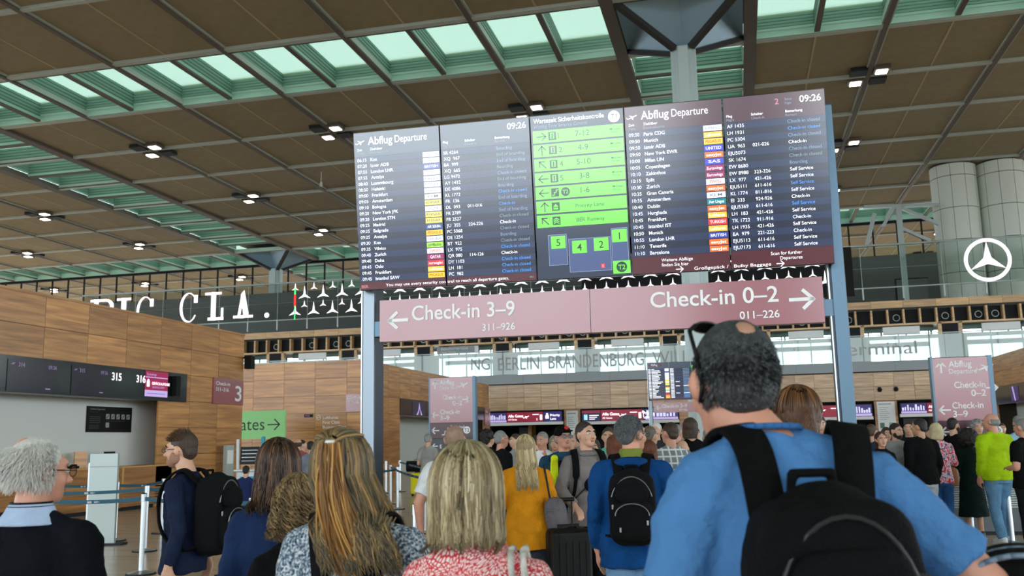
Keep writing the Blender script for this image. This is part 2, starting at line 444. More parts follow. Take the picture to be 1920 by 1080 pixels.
# ------------------------------------------------------------------ far end: lower wall, windows, shelf, gallery
YF = 65.0
XL, XR = -52.0, 30.0
far = empty('wall_far', (0, YF, 0), kind='structure')
pw = 1.24; me0 = None
def panel_me_(w, h, m, axis, t=.05):
    g = G()
    if axis == 'x': g.box((-w/2+.008, -t, 0.008), (w/2-.008, 0, h-.008), m)
    else: g.box((0, -w/2+.008, 0.008), (t, w/2-.008, h-.008), m)
    o = g.out('p'); me = o.data; bpy.data.objects.remove(o); return me
pm1 = panel_me_(pw, .92, M_woodl, 'x')
bk = G().box((XL, .0, 3.6), (XR, .4, 5.5), M_wback); bk.box((XL, .0, 0), (-17.8, .4, 3.6), M_wback)
k = 0; x = -18.6
while x < 19:
    for r in (0, 1):
        inst('wood_panel', pm1, far, (x+pw/2, 0, 3.62+r*.93)); k += 1
    x += pw
# piers between the entrances
piers = [(-17.9, -17.45), (-12.0, -10.85), (-4.0, -1.5), (-1.5, 0.0), (2.2, 3.3), (8.6, 10.0), (16.3, 17.4)]
for a, b in piers:
    for z in (0, .9, 1.8, 2.7):
        G().box((a, -.05, z+.008), (b, .02, z+.892), M_woodx).out('wood_panel', far)
    bk.box((a, .02, 0), (b, .5, 3.6), M_wback)
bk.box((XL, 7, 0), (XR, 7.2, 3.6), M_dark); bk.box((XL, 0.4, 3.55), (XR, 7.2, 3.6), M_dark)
bk.out('wall_core', far)
for x in (-15.2, -8.6, 5.5, 12.6):
    G().box((x, 2.5, 0), (x+.25, 4, 3.5), M_woodx).out('inner_pier', far)
for x in (-16.6, -9.8, 3.9, 11.2):
    G().box((x, 5.5, 0), (x+1.2, 5.6, 2.5), M_grey).out('inner_partition', far)
# slab edge band + milky balustrade of the first gallery
bd = G()
n = 0; x = XL
band = empty('trim_1', (0, YF-.6, 5.5), kind='structure')
bpm = panel_me_(3.1, .66, M_grey, 'x', .06)
while x < XR:
    inst('band_panel', bpm, band, (x+1.55, 0, 0)); x += 3.1
G().box((XL, 0, 0), (XR, 8, .64), M_greyw).out('slab', band)
bal = empty('glass_balustrade', (0, YF-.6, 6.16), label='long milky glass balustrade lettered BERLIN BRANDENBURG WILLY above the wood wall', cat='railing')
x = XL; _g = G().box((-1.54, -.03, .01), (1.54, -.012, 1.62), M_clear).add([(-1.54, 0, .01), (1.54, 0, .01), (1.54, 0, 1.6), (-1.54, 0, 1.6)], [(0, 1, 2, 3)], M_milk).out('p'); gm = _g.data; bpy.data.objects.remove(_g)
while x < XR:
    inst('glass_pane', gm, bal, (x+1.55, 0, 0)); x += 3.1
G().box((XL, -.06, 1.66), (XR, .02, 1.72), M_rail).out('handrail', bal)
bb = Board((0, YF-.66, 6.16), (1, 0, 0), (0, 0, 1), (0, -1, 0))
M_ltxt = mat('balustrade_letter', (170, 172, 174), .6)
for t, u0, u1 in (('BERLIN', -16.6, -13.6), ('BRANDENBURG', -12.9, -6.2), ('WILLY', -5.6, -2.4)):
    bb.text(t, u0, .32, 1.32, M_ltxt, wide=u1-u0, bold=-.012); o = bb.out('lettering', bal); o.location = (0, -(YF-.6), -6.16); bb.g = G()
for t, u0, u1 in (('NG', -18.6, -17.2), ('terminal', 6.6, 11.4)):
    bb.text(t, u0, .42, 1.2, M_ltxt, wide=u1-u0); o = bb.out('lettering', bal); o.location = (0, -(YF-.6), -6.16); bb.g = G()

# window storey: wood posts, dark louvre panels, openings
wst = empty('wall_window_storey', (0, 66, 6.1), kind='structure')
wp = G().box((-.11, -.1, 0), (.11, .25, 2.6), M_woodf).out('wood_post', wst); wpm = wp.data; bpy.data.objects.remove(wp)
lv = G().box((-.5, .0, 0), (.5, .1, 2.6), M_dark)
for k in range(26): lv.box((-.48, -.04, .05+k*.1), (.48, .02, .1+k*.1), M_black)
_o = lv.out('louvre_panel', wst); lvm = _o.data; bpy.data.objects.remove(_o)
bx = -10.56-6.1*6
while bx < XR:
    inst('louvre_panel', lvm, wst, (bx, 0, 0)); inst('wood_post', wpm, wst, (bx-.63, 0, 0)); inst('wood_post', wpm, wst, (bx+.63, 0, 0))
    a, b = bx+.74, bx+6.1-.74
    G().box((a, .05, 1.62), (b, .6, 1.84), M_white).out('lintel', wst)
    G().box((a, .2, 0), (a+.28, .5, 1.62), M_grey).out('reveal', wst)
    G().box((a+1.2, -.02, 1.95), (a+3.5, .12, 2.42), M_wtxt).out('ceiling_light_box', wst)
    G().box((a, 1.4, 2.2), (b, 1.5, 2.6), M_teal).out('upper_blind', wst)
    G().box((a, 3.0, 1.3), (b, 3.1, 1.62), M_greyw).out('inner_beam', wst)
    bx += 6.1
for x0_ in np.arange(XL, XR, 2.05):
    G().box((x0_, 6.0, 0), (x0_+.08, 6.1, 3.4), M_dark).out('mullion', wst)
G().box((XL, -.02, 2.5), (XR, .5, 2.62), M_woodf).out('transom', wst)
tag(G().box((XL, 6.1, -.1), (XR, 6.13, 3.4), M_win).out('glazing', wst))
vs_ = Board((-21.6, 65.85, 8.05), (1, 0, 0), (0, 0, 1), (0, -1, 0))
sgn = empty('small_sign', (-21.7, 65.9, 8.0), label='small grey sign reading Besucherterrasse under the wooden cell shelf', cat='sign')
G().box((0, 0, 0), (2.9, .08, .5), M_grey).out('board', sgn)
vs_.text('Besucherterrasse', .25, .22, .3, M_wtxt); vs_.text('Visitor Terrace', .25, .0, .18, M_wtxt)
o = vs_.out('lettering', sgn); o.location = -Vector((-21.7, 65.9, 8.0))

# shelf of wooden cells with dark backs and ring nozzles
shelf = empty('cell_shelf', (0, 66, 8.66), label='long oak shelf of square cells with dark backs under the upper gallery', cat='shelf')
cp_ = 1.017; x = XL; k = 0
G().box((XL, -.1, -.06), (XR, .7, .06), M_woodf).out('bottom_board', shelf)
G().box((XL, -.1, 1.02), (XR, .7, 1.12), M_woodf).out('top_board', shelf)
dv = G().box((-.06, -.1, .06), (.06, .7, 1.02), M_woodf).out('divider', shelf).data
bkm = G().box((-.5, .38, .06), (.5, .44, 1.02), M_black).out('cell_back', shelf).data
for o in list(shelf.children)[-2:]: bpy.data.objects.remove(o)
rg = G()
for q in range(20):
    t0, t1 = 2*PI*q/20, 2*PI*(q+1)/20
    for ra, rb in ((.19, .23), (.0, .1)):
        rg.add([(ra*math.cos(t0), 0, ra*math.sin(t0)), (rb*math.cos(t0), 0, rb*math.sin(t0)), (rb*math.cos(t1), 0, rb*math.sin(t1)), (ra*math.cos(t1), 0, ra*math.sin(t1))], [(0, 1, 2, 3)], M_rail if ra else M_black)
rgm = rg.out('ring_nozzle', shelf); rme = rgm.data; bpy.data.objects.remove(rgm)
while x < XR:
    inst('divider', dv, shelf, (x, 0, 0)); inst('cell_back', bkm, shelf, (x+cp_/2, 0, 0))
    if k % 3 == 1 or k % 9 == 3: inst('ring_nozzle', rme, shelf, (x+cp_/2+.1, .36, .5))
    x += cp_; k += 1
fasc = empty('trim_2', (0, 65.9, 9.78), kind='structure')
fm = panel_me_(2.03, .5, M_woodf, 'x', .06); x = XL
while x < XR:
    inst('wood_panel', fm, fasc, (x+1.01, 0, 0)); x += 2.034
G().box((XL, 0, 0), (XR, 16, .5), M_greyw).out('slab', fasc)

# upper gallery: rail, LED mesh, wall behind, glazed screen, drums, truss
gal = empty('gallery_railing', (0, 65, 10.3), label='tall glass gallery railing with pale steel rails above the oak cell shelf', cat='railing')
G().tube((XL, 0, .77), (XR, 0, .77), .05, .05, M_rail).out('rail', gal)
G().tube((XL, 0, 3.66), (XR, 0, 3.66), .07, .07, M_rail).out('rail', gal)
G().tube((XL, 0, 2.1), (XR, 0, 2.1), .015, .015, M_rail).out('wire', gal)
x = XL; k = 0
ps = G().box((-.05, -.05, 0), (.05, .05, .78), M_rail).out('post', gal); psm = ps.data; bpy.data.objects.remove(ps)
gm2 = panel_me_(2.5, 2.8, M_smoke, 'x', .02); gm3 = panel_me_(2.5, 2.8, M_clear, 'x', .02)
wr = G().box((-.015, -.02, .8), (.015, .0, 3.65), M_rail).out('cable', gal); wrm = wr.data; bpy.data.objects.remove(wr)
while x < XR:
    inst('post', psm, gal, (x, 0, 0)); inst('cable', wrm, gal, (x, 0, 0))
    inst('glass_pane', gm2 if x < 7 else gm3, gal, (x+1.25, 0, .8)); x += 2.52
gw = G().box((XL-20, 76, 10.2), (XR, 76.4, 15.2), M_greyw).box((5.9, 70.5, 10.2), (6.2, 71, 15), M_black)
gw.box((-8, 76.35, 10), (6.3, 76.0-.05, 12.5), M_dark)
tag(gw.out('wall_gallery'), kind='structure')
M_doorl = mat('door_grey', (128, 134, 134), .6)
tag(G().box((12.4, 75.9, 10.3), (14.6, 76, 13.2), M_doorl).box((12.3, 75.92, 10.3), (12.4, 76, 13.3), M_dark).box((12.4, 75.92, 13.2), (14.7, 76, 13.3), M_dark).out('door_1'), kind='structure')
tag(G().box((9.3, 74.5, 10.3), (13.8, 75, 10.35), M_greyw).out('trim_3'), kind='structure')
# display strings of the LED net (lettering and stars hang on the railing)
net = empty('led_display', (0, 64.93, 0), label='white glowing letters and small stars on a transparent LED net along the gallery railing', cat='display')
E_led = emis('glow_led', (255, 246, 255), 1.5)
def star3(cx, cz, r, fat=.16, flat=.6):
    pts = []
    for k in range(3):
        a = PI/2+k*2*PI/3
        pts.append((cx+r*math.cos(a)*(1 if k == 0 else .95), cz+r*math.sin(a)*(1.25 if k == 0 else .8)))
        b = a+PI/3; pts.append((cx+r*fat*1.15*math.cos(b), cz+r*fat*1.15*math.sin(b)))
    return pts
def led(fn, name='glyph'):
    B = Board((0, 0, 0), (1, 0, 0), (0, 0, 1), (0, -1, 0)); fn(B); return B.out(name, net)
def serifC(B, x0, x1, z0, z1, m=E_led):
    n = 22; cx, cz = (x0+x1)/2, (z0+z1)/2; a, b = (x1-x0)/2, (z1-z0)/2
    for k in range(n):
        t0 = .18*PI+k*1.64*PI/n; t1 = t0+1.64*PI/n
        w0 = .30 if .5*PI < t0 < 1.5*PI else .16
        w0 *= a
        B.poly([(cx+a*math.cos(t0), cz+b*math.sin(t0)), (cx+a*math.cos(t1), cz+b*math.sin(t1)), (cx+(a-w0)*math.cos(t1), cz+(b-w0*.6)*math.sin(t1)), (cx+(a-w0)*math.cos(t0), cz+(b-w0*.6)*math.sin(t0))], m)
    B.rect(x1-.32, cz+b*.3, x1, cz+b*.82, m)
def lets(B):
    serifC(B, -42.75, -40.05, 11.35, 13.75)
def letL(B):
    B.rect(-39.85+1.1, 11.45, -39.85+1.6, 13.6, E_led); B.rect(-39.0, 13.45, -37.9, 13.65, E_led); B.rect(-39.0, 11.4, -37.1, 11.65, E_led); B.rect(-37.35, 11.4, -37.1, 12.2, E_led)
def letA(B):
    m = E_led; a, b, c = -36.4, -35.05, -33.9
    B.poly([(-35.0, 13.9), (-35.35, 13.6), (-36.15, 11.6), (-35.85, 11.6)], m); B.poly([(-35.0, 13.9), (-35.35, 13.6), (-34.3, 11.6), (-33.85, 11.6)], m)
    B.rect(-35.75, 12.2, -34.5, 12.38, m, 1); B.rect(-36.5, 11.42, -35.5, 11.62, m); B.rect(-34.7, 11.42, -33.5, 11.62, m)
# re-survey those glyphs from their true places on the net
def W(x, y): p = px_y(x, y, 64.93); return p.x, p.z
net_glyph = []
def glyphs():
    global net_glyph
    def c1(B):
        (a, z1), (b, z0) = W(338, 550), W(369, 604); serifC(B, a, b, z0, z1)
    def l1(B):
        m = E_led
        x0_, z0 = W(389, 601); x1_, _ = W(418, 599); xs, _ = W(400, 575); _, z1 = W(402, 548)
        w = .42
        B.rect(xs-w/2, z0, xs+w/2, z1, m); B.rect(xs-.75, z1-.2, xs+.7, z1, m); B.rect(x0_, z0, x1_, z0+.22, m); B.rect(x1_-.2, z0, x1_, z0+.95, m)
    def a1(B):
        m = E_led
        x0_, z0 = W(437, 597); x1_, _ = W(474, 595); xs, z1 = W(457, 544)
        B.poly([(xs+.02, z1-.1), (xs-.2, z1-.35), (x0_+.35, z0), (x0_+.6, z0)], m); B.poly([(xs+.06, z1), (xs-.22, z1-.3), (x1_-.8, z0), (x1_-.32, z0)], m)
        B.rect(x0_+.6, z0+.75, x1_-.7, z0+.95, m, 1); B.rect(x0_, z0, x0_+1, z0+.2, m); B.rect(x1_-1.1, z0, x1_, z0+.2, m)
    def dot(B):
        a, z = W(500, 591); B.disc(a, z, .2*1.0, E_led)
    def c2(B):
        (a, z1), (b, z0) = W(257, 557), W(286, 611); serifC(B, a, b, z0, z1)
    def i1(B):
        xs, z0 = W(230, 614); _, z1 = W(230, 559); B.rect(xs-.22, z0, xs+.22, z1, E_led); B.rect(xs-.65, z1-.2, xs+.65, z1, E_led); B.rect(xs-.65, z0, xs+.65, z0+.2, E_led)
    def r1(B):
        xs, z0 = W(178, 618); _, z1 = W(178, 562); m = E_led
        B.rect(xs-.22, z0, xs+.22, z1, m); B.rect(xs-.55, z1-.2, xs+.9, z1, m)
        for k in range(8):
            t0, t1 = PI/2-k*PI/8, PI/2-(k+1)*PI/8; h = .62
            B.poly([(xs+.9+.75*math.cos(t0), z1-h+h*math.sin(t0)), (xs+.9+.75*math.cos(t1), z1-h+h*math.sin(t1)), (xs+.9+.4*math.cos(t1), z1-h+(h-.2)*math.sin(t1)), (xs+.9+.4*math.cos(t0), z1-h+(h-.2)*math.sin(t0))], m)
        B.poly([(xs+.6, z1-1.24), (xs+1.0, z1-1.24), (xs+1.9, z0), (xs+1.4, z0)], m)
    for f in (c1, l1, a1, dot, c2, i1, r1): led(f)
    # stars: two interleaved rows, large and small, stepping to the right behind the departure board
    e0, z_ = W(553, 582); e1, _ = W(671, 577); step = 1.56
    for k in range(26):
        xb_ = W(553, 582)[0]+k*step
        zb = 11.62+.003*k
        big = .62
        led(lambda B, x=xb_: B.poly(star3(x, zb, big), E_led), 'star')
        led(lambda B, x=xb_: B.poly(star3(x+.78, zb+1.28, big), E_led), 'star')
        led(lambda B, x=xb_: B.poly(star3(x+.78, zb+.5, .34), E_led), 'star')
        led(lambda B, x=xb_: B.poly(star3(x, zb+1.85, .36), E_led), 'star')
    xg = W(553, 560)[0]
    Eg, Er = emis('glow_green', (60, 220, 110), 1.2), emis('glow_red', (240, 40, 40), 1.2)
    led(lambda B: B.rect(xg-.07, 13.0, xg+.07, 13.45, Eg, 3), 'marker_stripe'); led(lambda B: B.rect(xg-.08, 12.1, xg+.08, 13.0, Er, 3), 'marker_stripe'); led(lambda B: B.rect(xg-.05, 11.05, xg+.05, 12.1, Eg, 3), 'marker_stripe')
glyphs()
G().box((W(1090, 520)[0], .0, 10.6), (W(1600, 520)[0], .1, 13.95), M_black).out('dark_panel', net)
# ring emblem
mc = px_y(1852, 487, 64.9)
emb = empty('ring_emblem', (mc.x, 64.9, mc.z), label='large glowing white ring with a three-pointed star on the right of the gallery railing', cat='emblem')
B = Board((0, 0, 0), (1, 0, 0), (0, 0, 1), (0, -1, 0))
R1, R0 = 1.42, 1.2
for k in range(48):
    t0, t1 = 2*PI*k/48, 2*PI*(k+1)/48
    B.poly([(R0*math.cos(t0), R0*math.sin(t0)), (R1*math.cos(t0), R1*math.sin(t0)), (R1*math.cos(t1), R1*math.sin(t1)), (R0*math.cos(t1), R0*math.sin(t1))], E_led)
B.out('ring', emb)
B = Board((0, 0, 0), (1, 0, 0), (0, 0, 1), (0, -1, 0))
for k in range(3):
    a = PI/2+k*2*PI/3; c, s_ = math.cos(a), math.sin(a); c2, s2 = math.cos(a+PI/3), math.sin(a+PI/3); c3, s3 = math.cos(a-PI/3), math.sin(a-PI/3)
    B.poly([(R0*c, R0*s_), (.27*c2, .27*s2), (0, 0), (.27*c3, .27*s3)], E_led)
B.out('star', emb)
# glazed screen under the ceiling
gs = empty('window_1', (0, Y0+7*S, 0), kind='structure')
G().box((-100, -.15, CZ-.3), (60, .15, CZ), M_black).out('head_frame', gs)
mm = G().box((-.07, -.07, 10), (.07, .07, CZ-.2), M_black).out('mullion', gs); mmm = mm.data; bpy.data.objects.remove(mm)
gp = panel_me_(2.05, 10.3, M_clear, 'x', .02)
for k in range(0, 60):
    x = X0-5*S-20+k*2.083
    if x > 40: break
    inst('mullion', mmm, gs, (x, 0, 0))
# silo drums and truss on the gallery
def drum(px0, px1, label):
    a, b = px_y(px0, 380, 70), px_y(px1, 380, 70); r = (b.x-a.x)/2; cx = (a.x+b.x)/2
    t = empty('ventilation_drum', (cx, 70+r, 10.3), label=label, cat='duct')
    Md = mat('drum_cream', (224, 230, 220), .45)
    z = 0; H = CZ-10.3
    while z < H-.01:
        h = min(2.35, H-z)
        for k in range(10):
            g = G(); n = 4; t0, t1 = 2*PI*k/10+.008, 2*PI*(k+1)/10-.008
            vs = []
            for zz in (z+.02, z+h-.02):
                for q in range(n+1):
                    tt = t0+(t1-t0)*q/n; vs.append((r*math.cos(tt), r*math.sin(tt), zz))
            fs = [(q, q+1, n+1+q+1, n+1+q) for q in range(n)]
            g.add(vs, fs, Md); g.out('curved_panel', t)
        z += h
    G().tube((0, 0, 0), (0, 0, H), r-.04, r-.04, M_dark, 32).out('core', t)
drum(1757, 1846, 'left of the two pale panelled ventilation drums on the gallery')
drum(1848, 1940, 'right of the two pale panelled ventilation drums on the gallery')
tr = empty('steel_truss', (0, 70, 0), label='pale steel truss post with diagonal braces left of the ventilation drums', cat='structure frame')
def W2(x, y, Y=70): p = px_y(x, y, Y); return (p.x, Y-70, p.z)
p = W2(1684, 385); q = W2(1690, 460); G().bar((p[0], 0, 10.3), (p[0], 0, 17.8), .35, .35, M_rail).out('post', tr)
for a, b in (((1690, 390), (1760, 420)), ((1655, 425), (1676, 390)), ((1690, 428), (1745, 452)), ((1640, 400), (1625, 460)), ((1620, 388), (1760, 384))):
    G().bar(W2(*a), W2(*b), .28, .22, M_rail).out('brace', tr)

# entrance display screens above the doors
def entry_display(x0, x1, z0, z1, segs, label, grp=None):
    t = empty('entrance_display', (x0, YF-.4, z0), label=label, cat='display')
    G().box((-.05, 0, -.2), (x1-x0+.05, .3, 0), M_wtxt).out('light_strip', t)
    G().box((-.05, 0, 0), (x1-x0+.05, .352, z1-z0+.04), M_black).out('housing', t)
    u = 0
    for w, kind in segs:
        w *= (x1-x0)
        B = Board((u, -.003, 0), (1, 0, 0), (0, 0, 1), (0, -1, 0)); h = z1-z0
        if kind == 'gates':
            B.rect(.02, .02, w-.02, h-.02, emis('glow_maroon', (120, 24, 44), .9))
            B.text('Alle Gates', w*.04, h*.5, h*.36, E_led, bold=.02); B.text('All Gates', w*.04, h*.2, h*.24, E_led)
            B.plane(w*.53, h*.48, w*.16, E_led); B.text('2', w*.8, h*.16, h*.3, E_led); B.rect(w*.9, h*.2, w*.96, h*.7, E_led, 2); B.rect(w*.7, h*.7, w*.87, h*.76, E_led, 2)
        elif kind == 'prio':
            B.rect(.02, .02, w-.02, h-.02, emis('glow_indigo', (34, 28, 92), .9)); B.text('Priority', w*.36, h*.52, h*.32, E_led, bold=.02); B.text('Lane', w*.36, h*.18, h*.32, E_led, bold=.02)
            B.rect(w*.1, h*.3, w*.28, h*.62, E_led, 2); B.disc(w*.19, h*.74, h*.1, E_led)
        elif kind == 'info':
            B.rect(.02, .02, w-.02, h-.02, emis('glow_navy', (22, 24, 58), .9)); B.rect(.02, h*.75, w-.02, h-.02, emis('glow_maroon', (120, 24, 44), .9), 2)
            B.rect(w*.12, h*.15, w*.3, h*.62, emis('glow_cyan', (150, 210, 230), 1), 2)
            for k in range(3): B.rect(w*.4, h*(.5-.16*k), w*(.9-.1*k), h*(.56-.16*k), E_led, 2)
        else:
            B.rect(.02, .02, w-.02, h-.02, emis('glow_violet', (48, 36, 84), .9)); B.rect(.02, h*.04, w-.02, h*.24, emis('glow_lilac', (170, 150, 200), .9), 2)
            rr = random.Random(int(w*100))
            for k in range(9):
                uu = .05+k*.1; B.rect(w*uu, h*.3, w*(uu+.05+.03*rr.random()), h*(.5+.42*rr.random()), emis('glow_lilac2', (200, 196, 235), .9), 2)
        B.out('screen', t); u += w
    return t
entry_display(-17.35, -12.1, 2.78, 3.5, [(.24, 'art'), (.51, 'gates'), (.25, 'prio')], 'row of screens with Alle Gates and Priority Lane left of the pale poster')
entry_display(-10.7, -4.05, 2.72, 3.5, [(.2, 'info'), (.44, 'gates'), (.02, 'prio'), (.34, 'art')], 'row of screens with Alle Gates right of the pale poster, behind the grey-haired man')
entry_display(-1.4, 2.0, 2.62, 3.4, [(.45, 'art'), (.55, 'gates')], 'violet screen beside the column under the small second departure board')
entry_display(3.4, 8.4, 2.62, 3.4, [(.7, 'gates'), (.3, 'art')], 'maroon Alle Gates screen left of the right-hand board post')
entry_display(10.15, 16.2, 2.72, 3.4, [(.26, 'art'), (.4, 'gates'), (.34, 'gates')], 'maroon Alle Gates screen between the poster and the right-hand direction sign')
def poster(x0, x1, z0, z1, label):
    t = empty('wall_poster', (x0, YF-.1, z0), label=label, cat='poster')
    G().box((0, 0, 0), (x1-x0, .04, z1-z0), M_wtxt).out('sheet', t)
    B = Board((0, -.002, 0), (1, 0, 0), (0, 0, 1), (0, -1, 0)); w, h = x1-x0, z1-z0
    mg = mat('poster_grey', (150, 168, 172), .7)
    B.rect(w*.08, h*.9, w*.8, h*.94, mg); B.rect(w*.1, h*.12, w*.35, h*.3, mat('poster_green', (100, 130, 110), .7))
    for k in range(7): B.rect(w*.12, h*(.4+.065*k), w*(.5+.05*((k*3) % 5)), h*(.415+.065*k), mg)
    B.rect(w*.6, h*.12, w*.88, h*.3, mg); B.out('print', t)
poster(-11.85, -11.0, 1.3, 3.5, 'pale poster with small lines of text on the far wood pier')
poster(8.75, 9.85, 1.6, 3.55, 'pale poster with small lines of text right of the right board post')
for xx, lb in ((9.0, 'left'), (10.0, 'right')):
    c = empty('wall_camera', (xx, YF-.12, 4.3), label=f'{lb} of two small dark dome cameras on the far pale wood wall', cat='camera')
    G().box((-.1, -.05, .05), (.1, .12, .2), M_dark).out('mount', c); G().tube((0, -.1, -.08), (0, -.05, .06), .12, .16, M_black).out('dome', c, smooth=True)

# ------------------------------------------------------------------ check-in islands
XI = -15.35; PH = .745; PWD = 1.478
def island_side(parent, X, ys, ze, m, skip, t=.05, face=1):
    """wood panels on a plane of constant x; face=+1 looks to +x"""
    for i in range(len(ys)-1):
        for r in range(7):
            z0 = ze-(r+1)*PH; z1 = ze-r*PH
            if r == 6: z0 = 0.0
            if skip(ys[i], ys[i+1], z0, z1): continue
            a, b = (X-t, X) if face > 0 else (X, X+t)
            G().box((a, ys[i]+.006, max(z0, 0)+.006), (b, ys[i+1]-.006, z1-.006), m).out('wood_panel', parent)
isl = empty('wall_left_island', (0, 0, 0), kind='structure')
ys = [26.86-PWD*k for k in range(0, 12)][::-1]
island_side(isl, XI, ys, 5.1, M_woody, lambda a, b, z0, z1: (b < 23.75 and z0 < 3.6))
g = G()
g.box((-19.5, 9, 3.62), (XI-.05, 26.8, 5.06), M_wback); g.box((-19.5, 23.7, 0), (XI-.05, 26.8, 5.06), M_wback)
g.box((XI-.4, 9, 5.06), (XI+.02, 26.88, 5.12), M_woody)
g.out('core', isl)
G().box((-16.4, 9, 0), (-16.16, 23.7, 3.62), M_white).out('recess_wall', isl)
for z in (0, .745, 1.49, 2.235, 2.98):
    G().box((-16.16, 23.64, z+.006), (XI-.06, 23.7, z+.739), M_woodx).out('wood_panel', isl)
# back face of the island towards the next gap
for k in range(2):
    for r in range(7):
        G().box((XI-1.3*(k+1)+.006, 26.8, 5.1-(r+1)*PH+.006 if r < 6 else 0), (XI-1.3*k-.006, 26.86, 5.1-r*PH-.006), M_woodx).out('wood_panel', isl)
G().box((-16.1, 17.05, 0), (-16.08, 17.12, 3.6), M_dark).out('joint', isl)

# fascia with counter screens
fas = empty('counter_fascia', (XI+.02, 0, 2.83), label='long black glass fascia over the left check-in counters with numbers 315 and 316', cat='fascia')
G().box((-.5, 8, 0), (.02, 23.68, .8), M_gloss).out('body', fas)
def fas_board(y0): return Board((.03, y0, 0), (0, 1, 0), (0, 0, 1), (1, 0, 0))
E_dim = emis('glow_dim_violet', (130, 110, 150), .6); E_dk = mat('screen_off', (10, 8, 26), .2, em=.25)
for y0, y1, num in ((16.9, 18.45, '314'), (18.9, 19.9+.35, '315')):
    B = fas_board(y0); w = y1-y0
    B.rect(0, .03, w, .72, E_dk); B.plane(w*.1, .62, .12, E_dim); B.text(num, w*.2, .57, .13, E_dim, bold=.02); B.text('09:26', w*.96, .57, .12, E_dim, align='r'); B.rect(w*.75, .1, w*.85, .13, E_dim, 2)
    B.out('screen', fas)
for y0, num in ((20.36, '315'), (21.35, '316')):
    B = fas_board(y0); B.text(num, 0, .45, .27, E_led, bold=.025); B.out('number', fas)
B = fas_board(21.72); Em, El = emis('glow_magenta', (132, 22, 66), .9), emis('glow_lilac', (170, 150, 200), .9)
B.rect(0, .1, 1.02, .78, Em); B.rect(0, .1, 1.02, .27, El, 2); B.rect(.03, .6, 1.0, .625, El, 2)
B.text('Eurowings', .08, .66, .1, El); B.text('GEPÄCKAUFGABE', .3, .42, .1, E_led, bold=.02); B.text('BAGGAGE DROP', .34, .33, .07, El); B.rect(.08, .36, .2, .52, E_led, 2); B.rect(.11, .52, .17, .56, E_led, 2)
B.rect(.1, .17, .9, .19, emis('glow_lav', (120, 100, 170), .8), 3)
B.out('screen', fas)
G().box((.0, 22.95, .15), (.16, 23.15, .7), M_black).out('loudspeaker', fas)
# black notice on the recess wall
ns = empty('notice_board', (-16.15, 20.57, 2.0), label='black notice board with rows of small pictograms on the white recess wall', cat='sign')
G().box((0, 0, 0), (.03, 1.8, .66), M_black).out('plate', ns)
B = Board((.034, 0, 0), (0, 1, 0), (0, 0, 1), (1, 0, 0)); Mg = mat('notice_print', (150, 152, 150), .6); Mg2 = mat('notice_dim', (60, 62, 64), .6)
for k in range(5): B.rect(.72+k*.21, .34, .86+k*.21, .47, Mg); B.line([(.75+k*.21, .37), (.83+k*.21, .44)], .02, M_black, 2)
B.rect(.72, .12, .86, .25, Mg); B.text('Verbotene Gegenstände', .08, .57, .06, Mg); B.text('Prohibited items', .08, .5, .05, Mg2)
for k in range(4): B.rect(.08, .38-.05*k, .5, .4-.05*k, Mg2)
for k in range(3): B.rect(.08, .16-.04*k, .45, .175-.04*k, Mg2)
B.rect(.72, .285, 1.5, .295, Mg2); B.out('print', ns)
# counters
def counter(y0, y1, label, front=M_woody):
    t = empty('check_in_counter', (XI, (y0+y1)/2, 0), label=label, cat='counter')
    h = (y1-y0)/2
    G().box((-.02, -h, .1), (.0, h, 1.08), front).out('front_panel', t)
    for z in np.arange(.16, .62, .07): G().box((.0, -h+.1, z), (.03, h-.1, z+.035), M_woody).out('slat', t)
    G().box((-.65, -h, .08), (-.02, -h+.04, 1.08), front).out('side_panel', t); G().box((-.65, h-.04, .08), (-.02, h, 1.08), front).out('side_panel', t)
    fr = mat('oak_edge', (206, 160, 100), .5)
    G().box((-.7, -h, 1.08), (.04, h, 1.12), fr).out('worktop', t)
    G().box((.0, -h, .64), (.03, -h+.05, 1.08), fr).box((.0, h-.05, .64), (.03, h, 1.08), fr).out('edge_frame', t)
    G().box((-.6, -h+.1, 0), (-.06, h-.1, .1), M_dark).out('plinth', t)
counter(21.0, 23.2, 'oak check-in counter with slatted front nearest the wood pier')
counter(18.3, 20.2, 'oak check-in counter with slatted front behind the white-haired man')
counter(15.9, 17.6, 'oak check-in counter at the left edge in front of the seated agent')
mo = empty('monitor', (XI-.35, 20.95, 1.12), PI*.55, label='black computer monitor on the counter right of the grey totem', cat='monitor')
G().box((-.25, -.02, .08), (.25, .02, .38), M_black).out('panel', mo); G().box((-.03, -.02, 0), (.03, .02, .1), M_black).out('stand', mo); G().box((-.12, -.08, 0), (.12, .08, .012), M_black).out('foot', mo)
mo = empty('desk_phone', (XI-.25, 19.5, 1.12), label='dark phone on the counter left of the grey totem', cat='phone')
G().box((-.1, -.1, 0), (.1, .1, .06), M_black).out('base', mo, bevel=.01); G().box((-.03, -.11, .06), (.03, .11, .1), M_black).out('handset', mo, bevel=.01)
for y_, lb, x_ in ((18.7, 'standing oak frame holding a white notice beside the white-haired man', XI-.3), (20.0, 'plain oak frame standing on the counter behind the grey totem', XI-.45)):
    mo = empty('notice_stand', (x_, y_, 1.12), -.3, label=lb, cat='frame')
    G().box((-.02, -.17, 0), (.02, .17, .4), M_woody).out('frame', mo); 
    if y_ < 19: G().box((.021, -.12, .06), (.024, .12, .34), M_wtxt).out('sheet', mo)
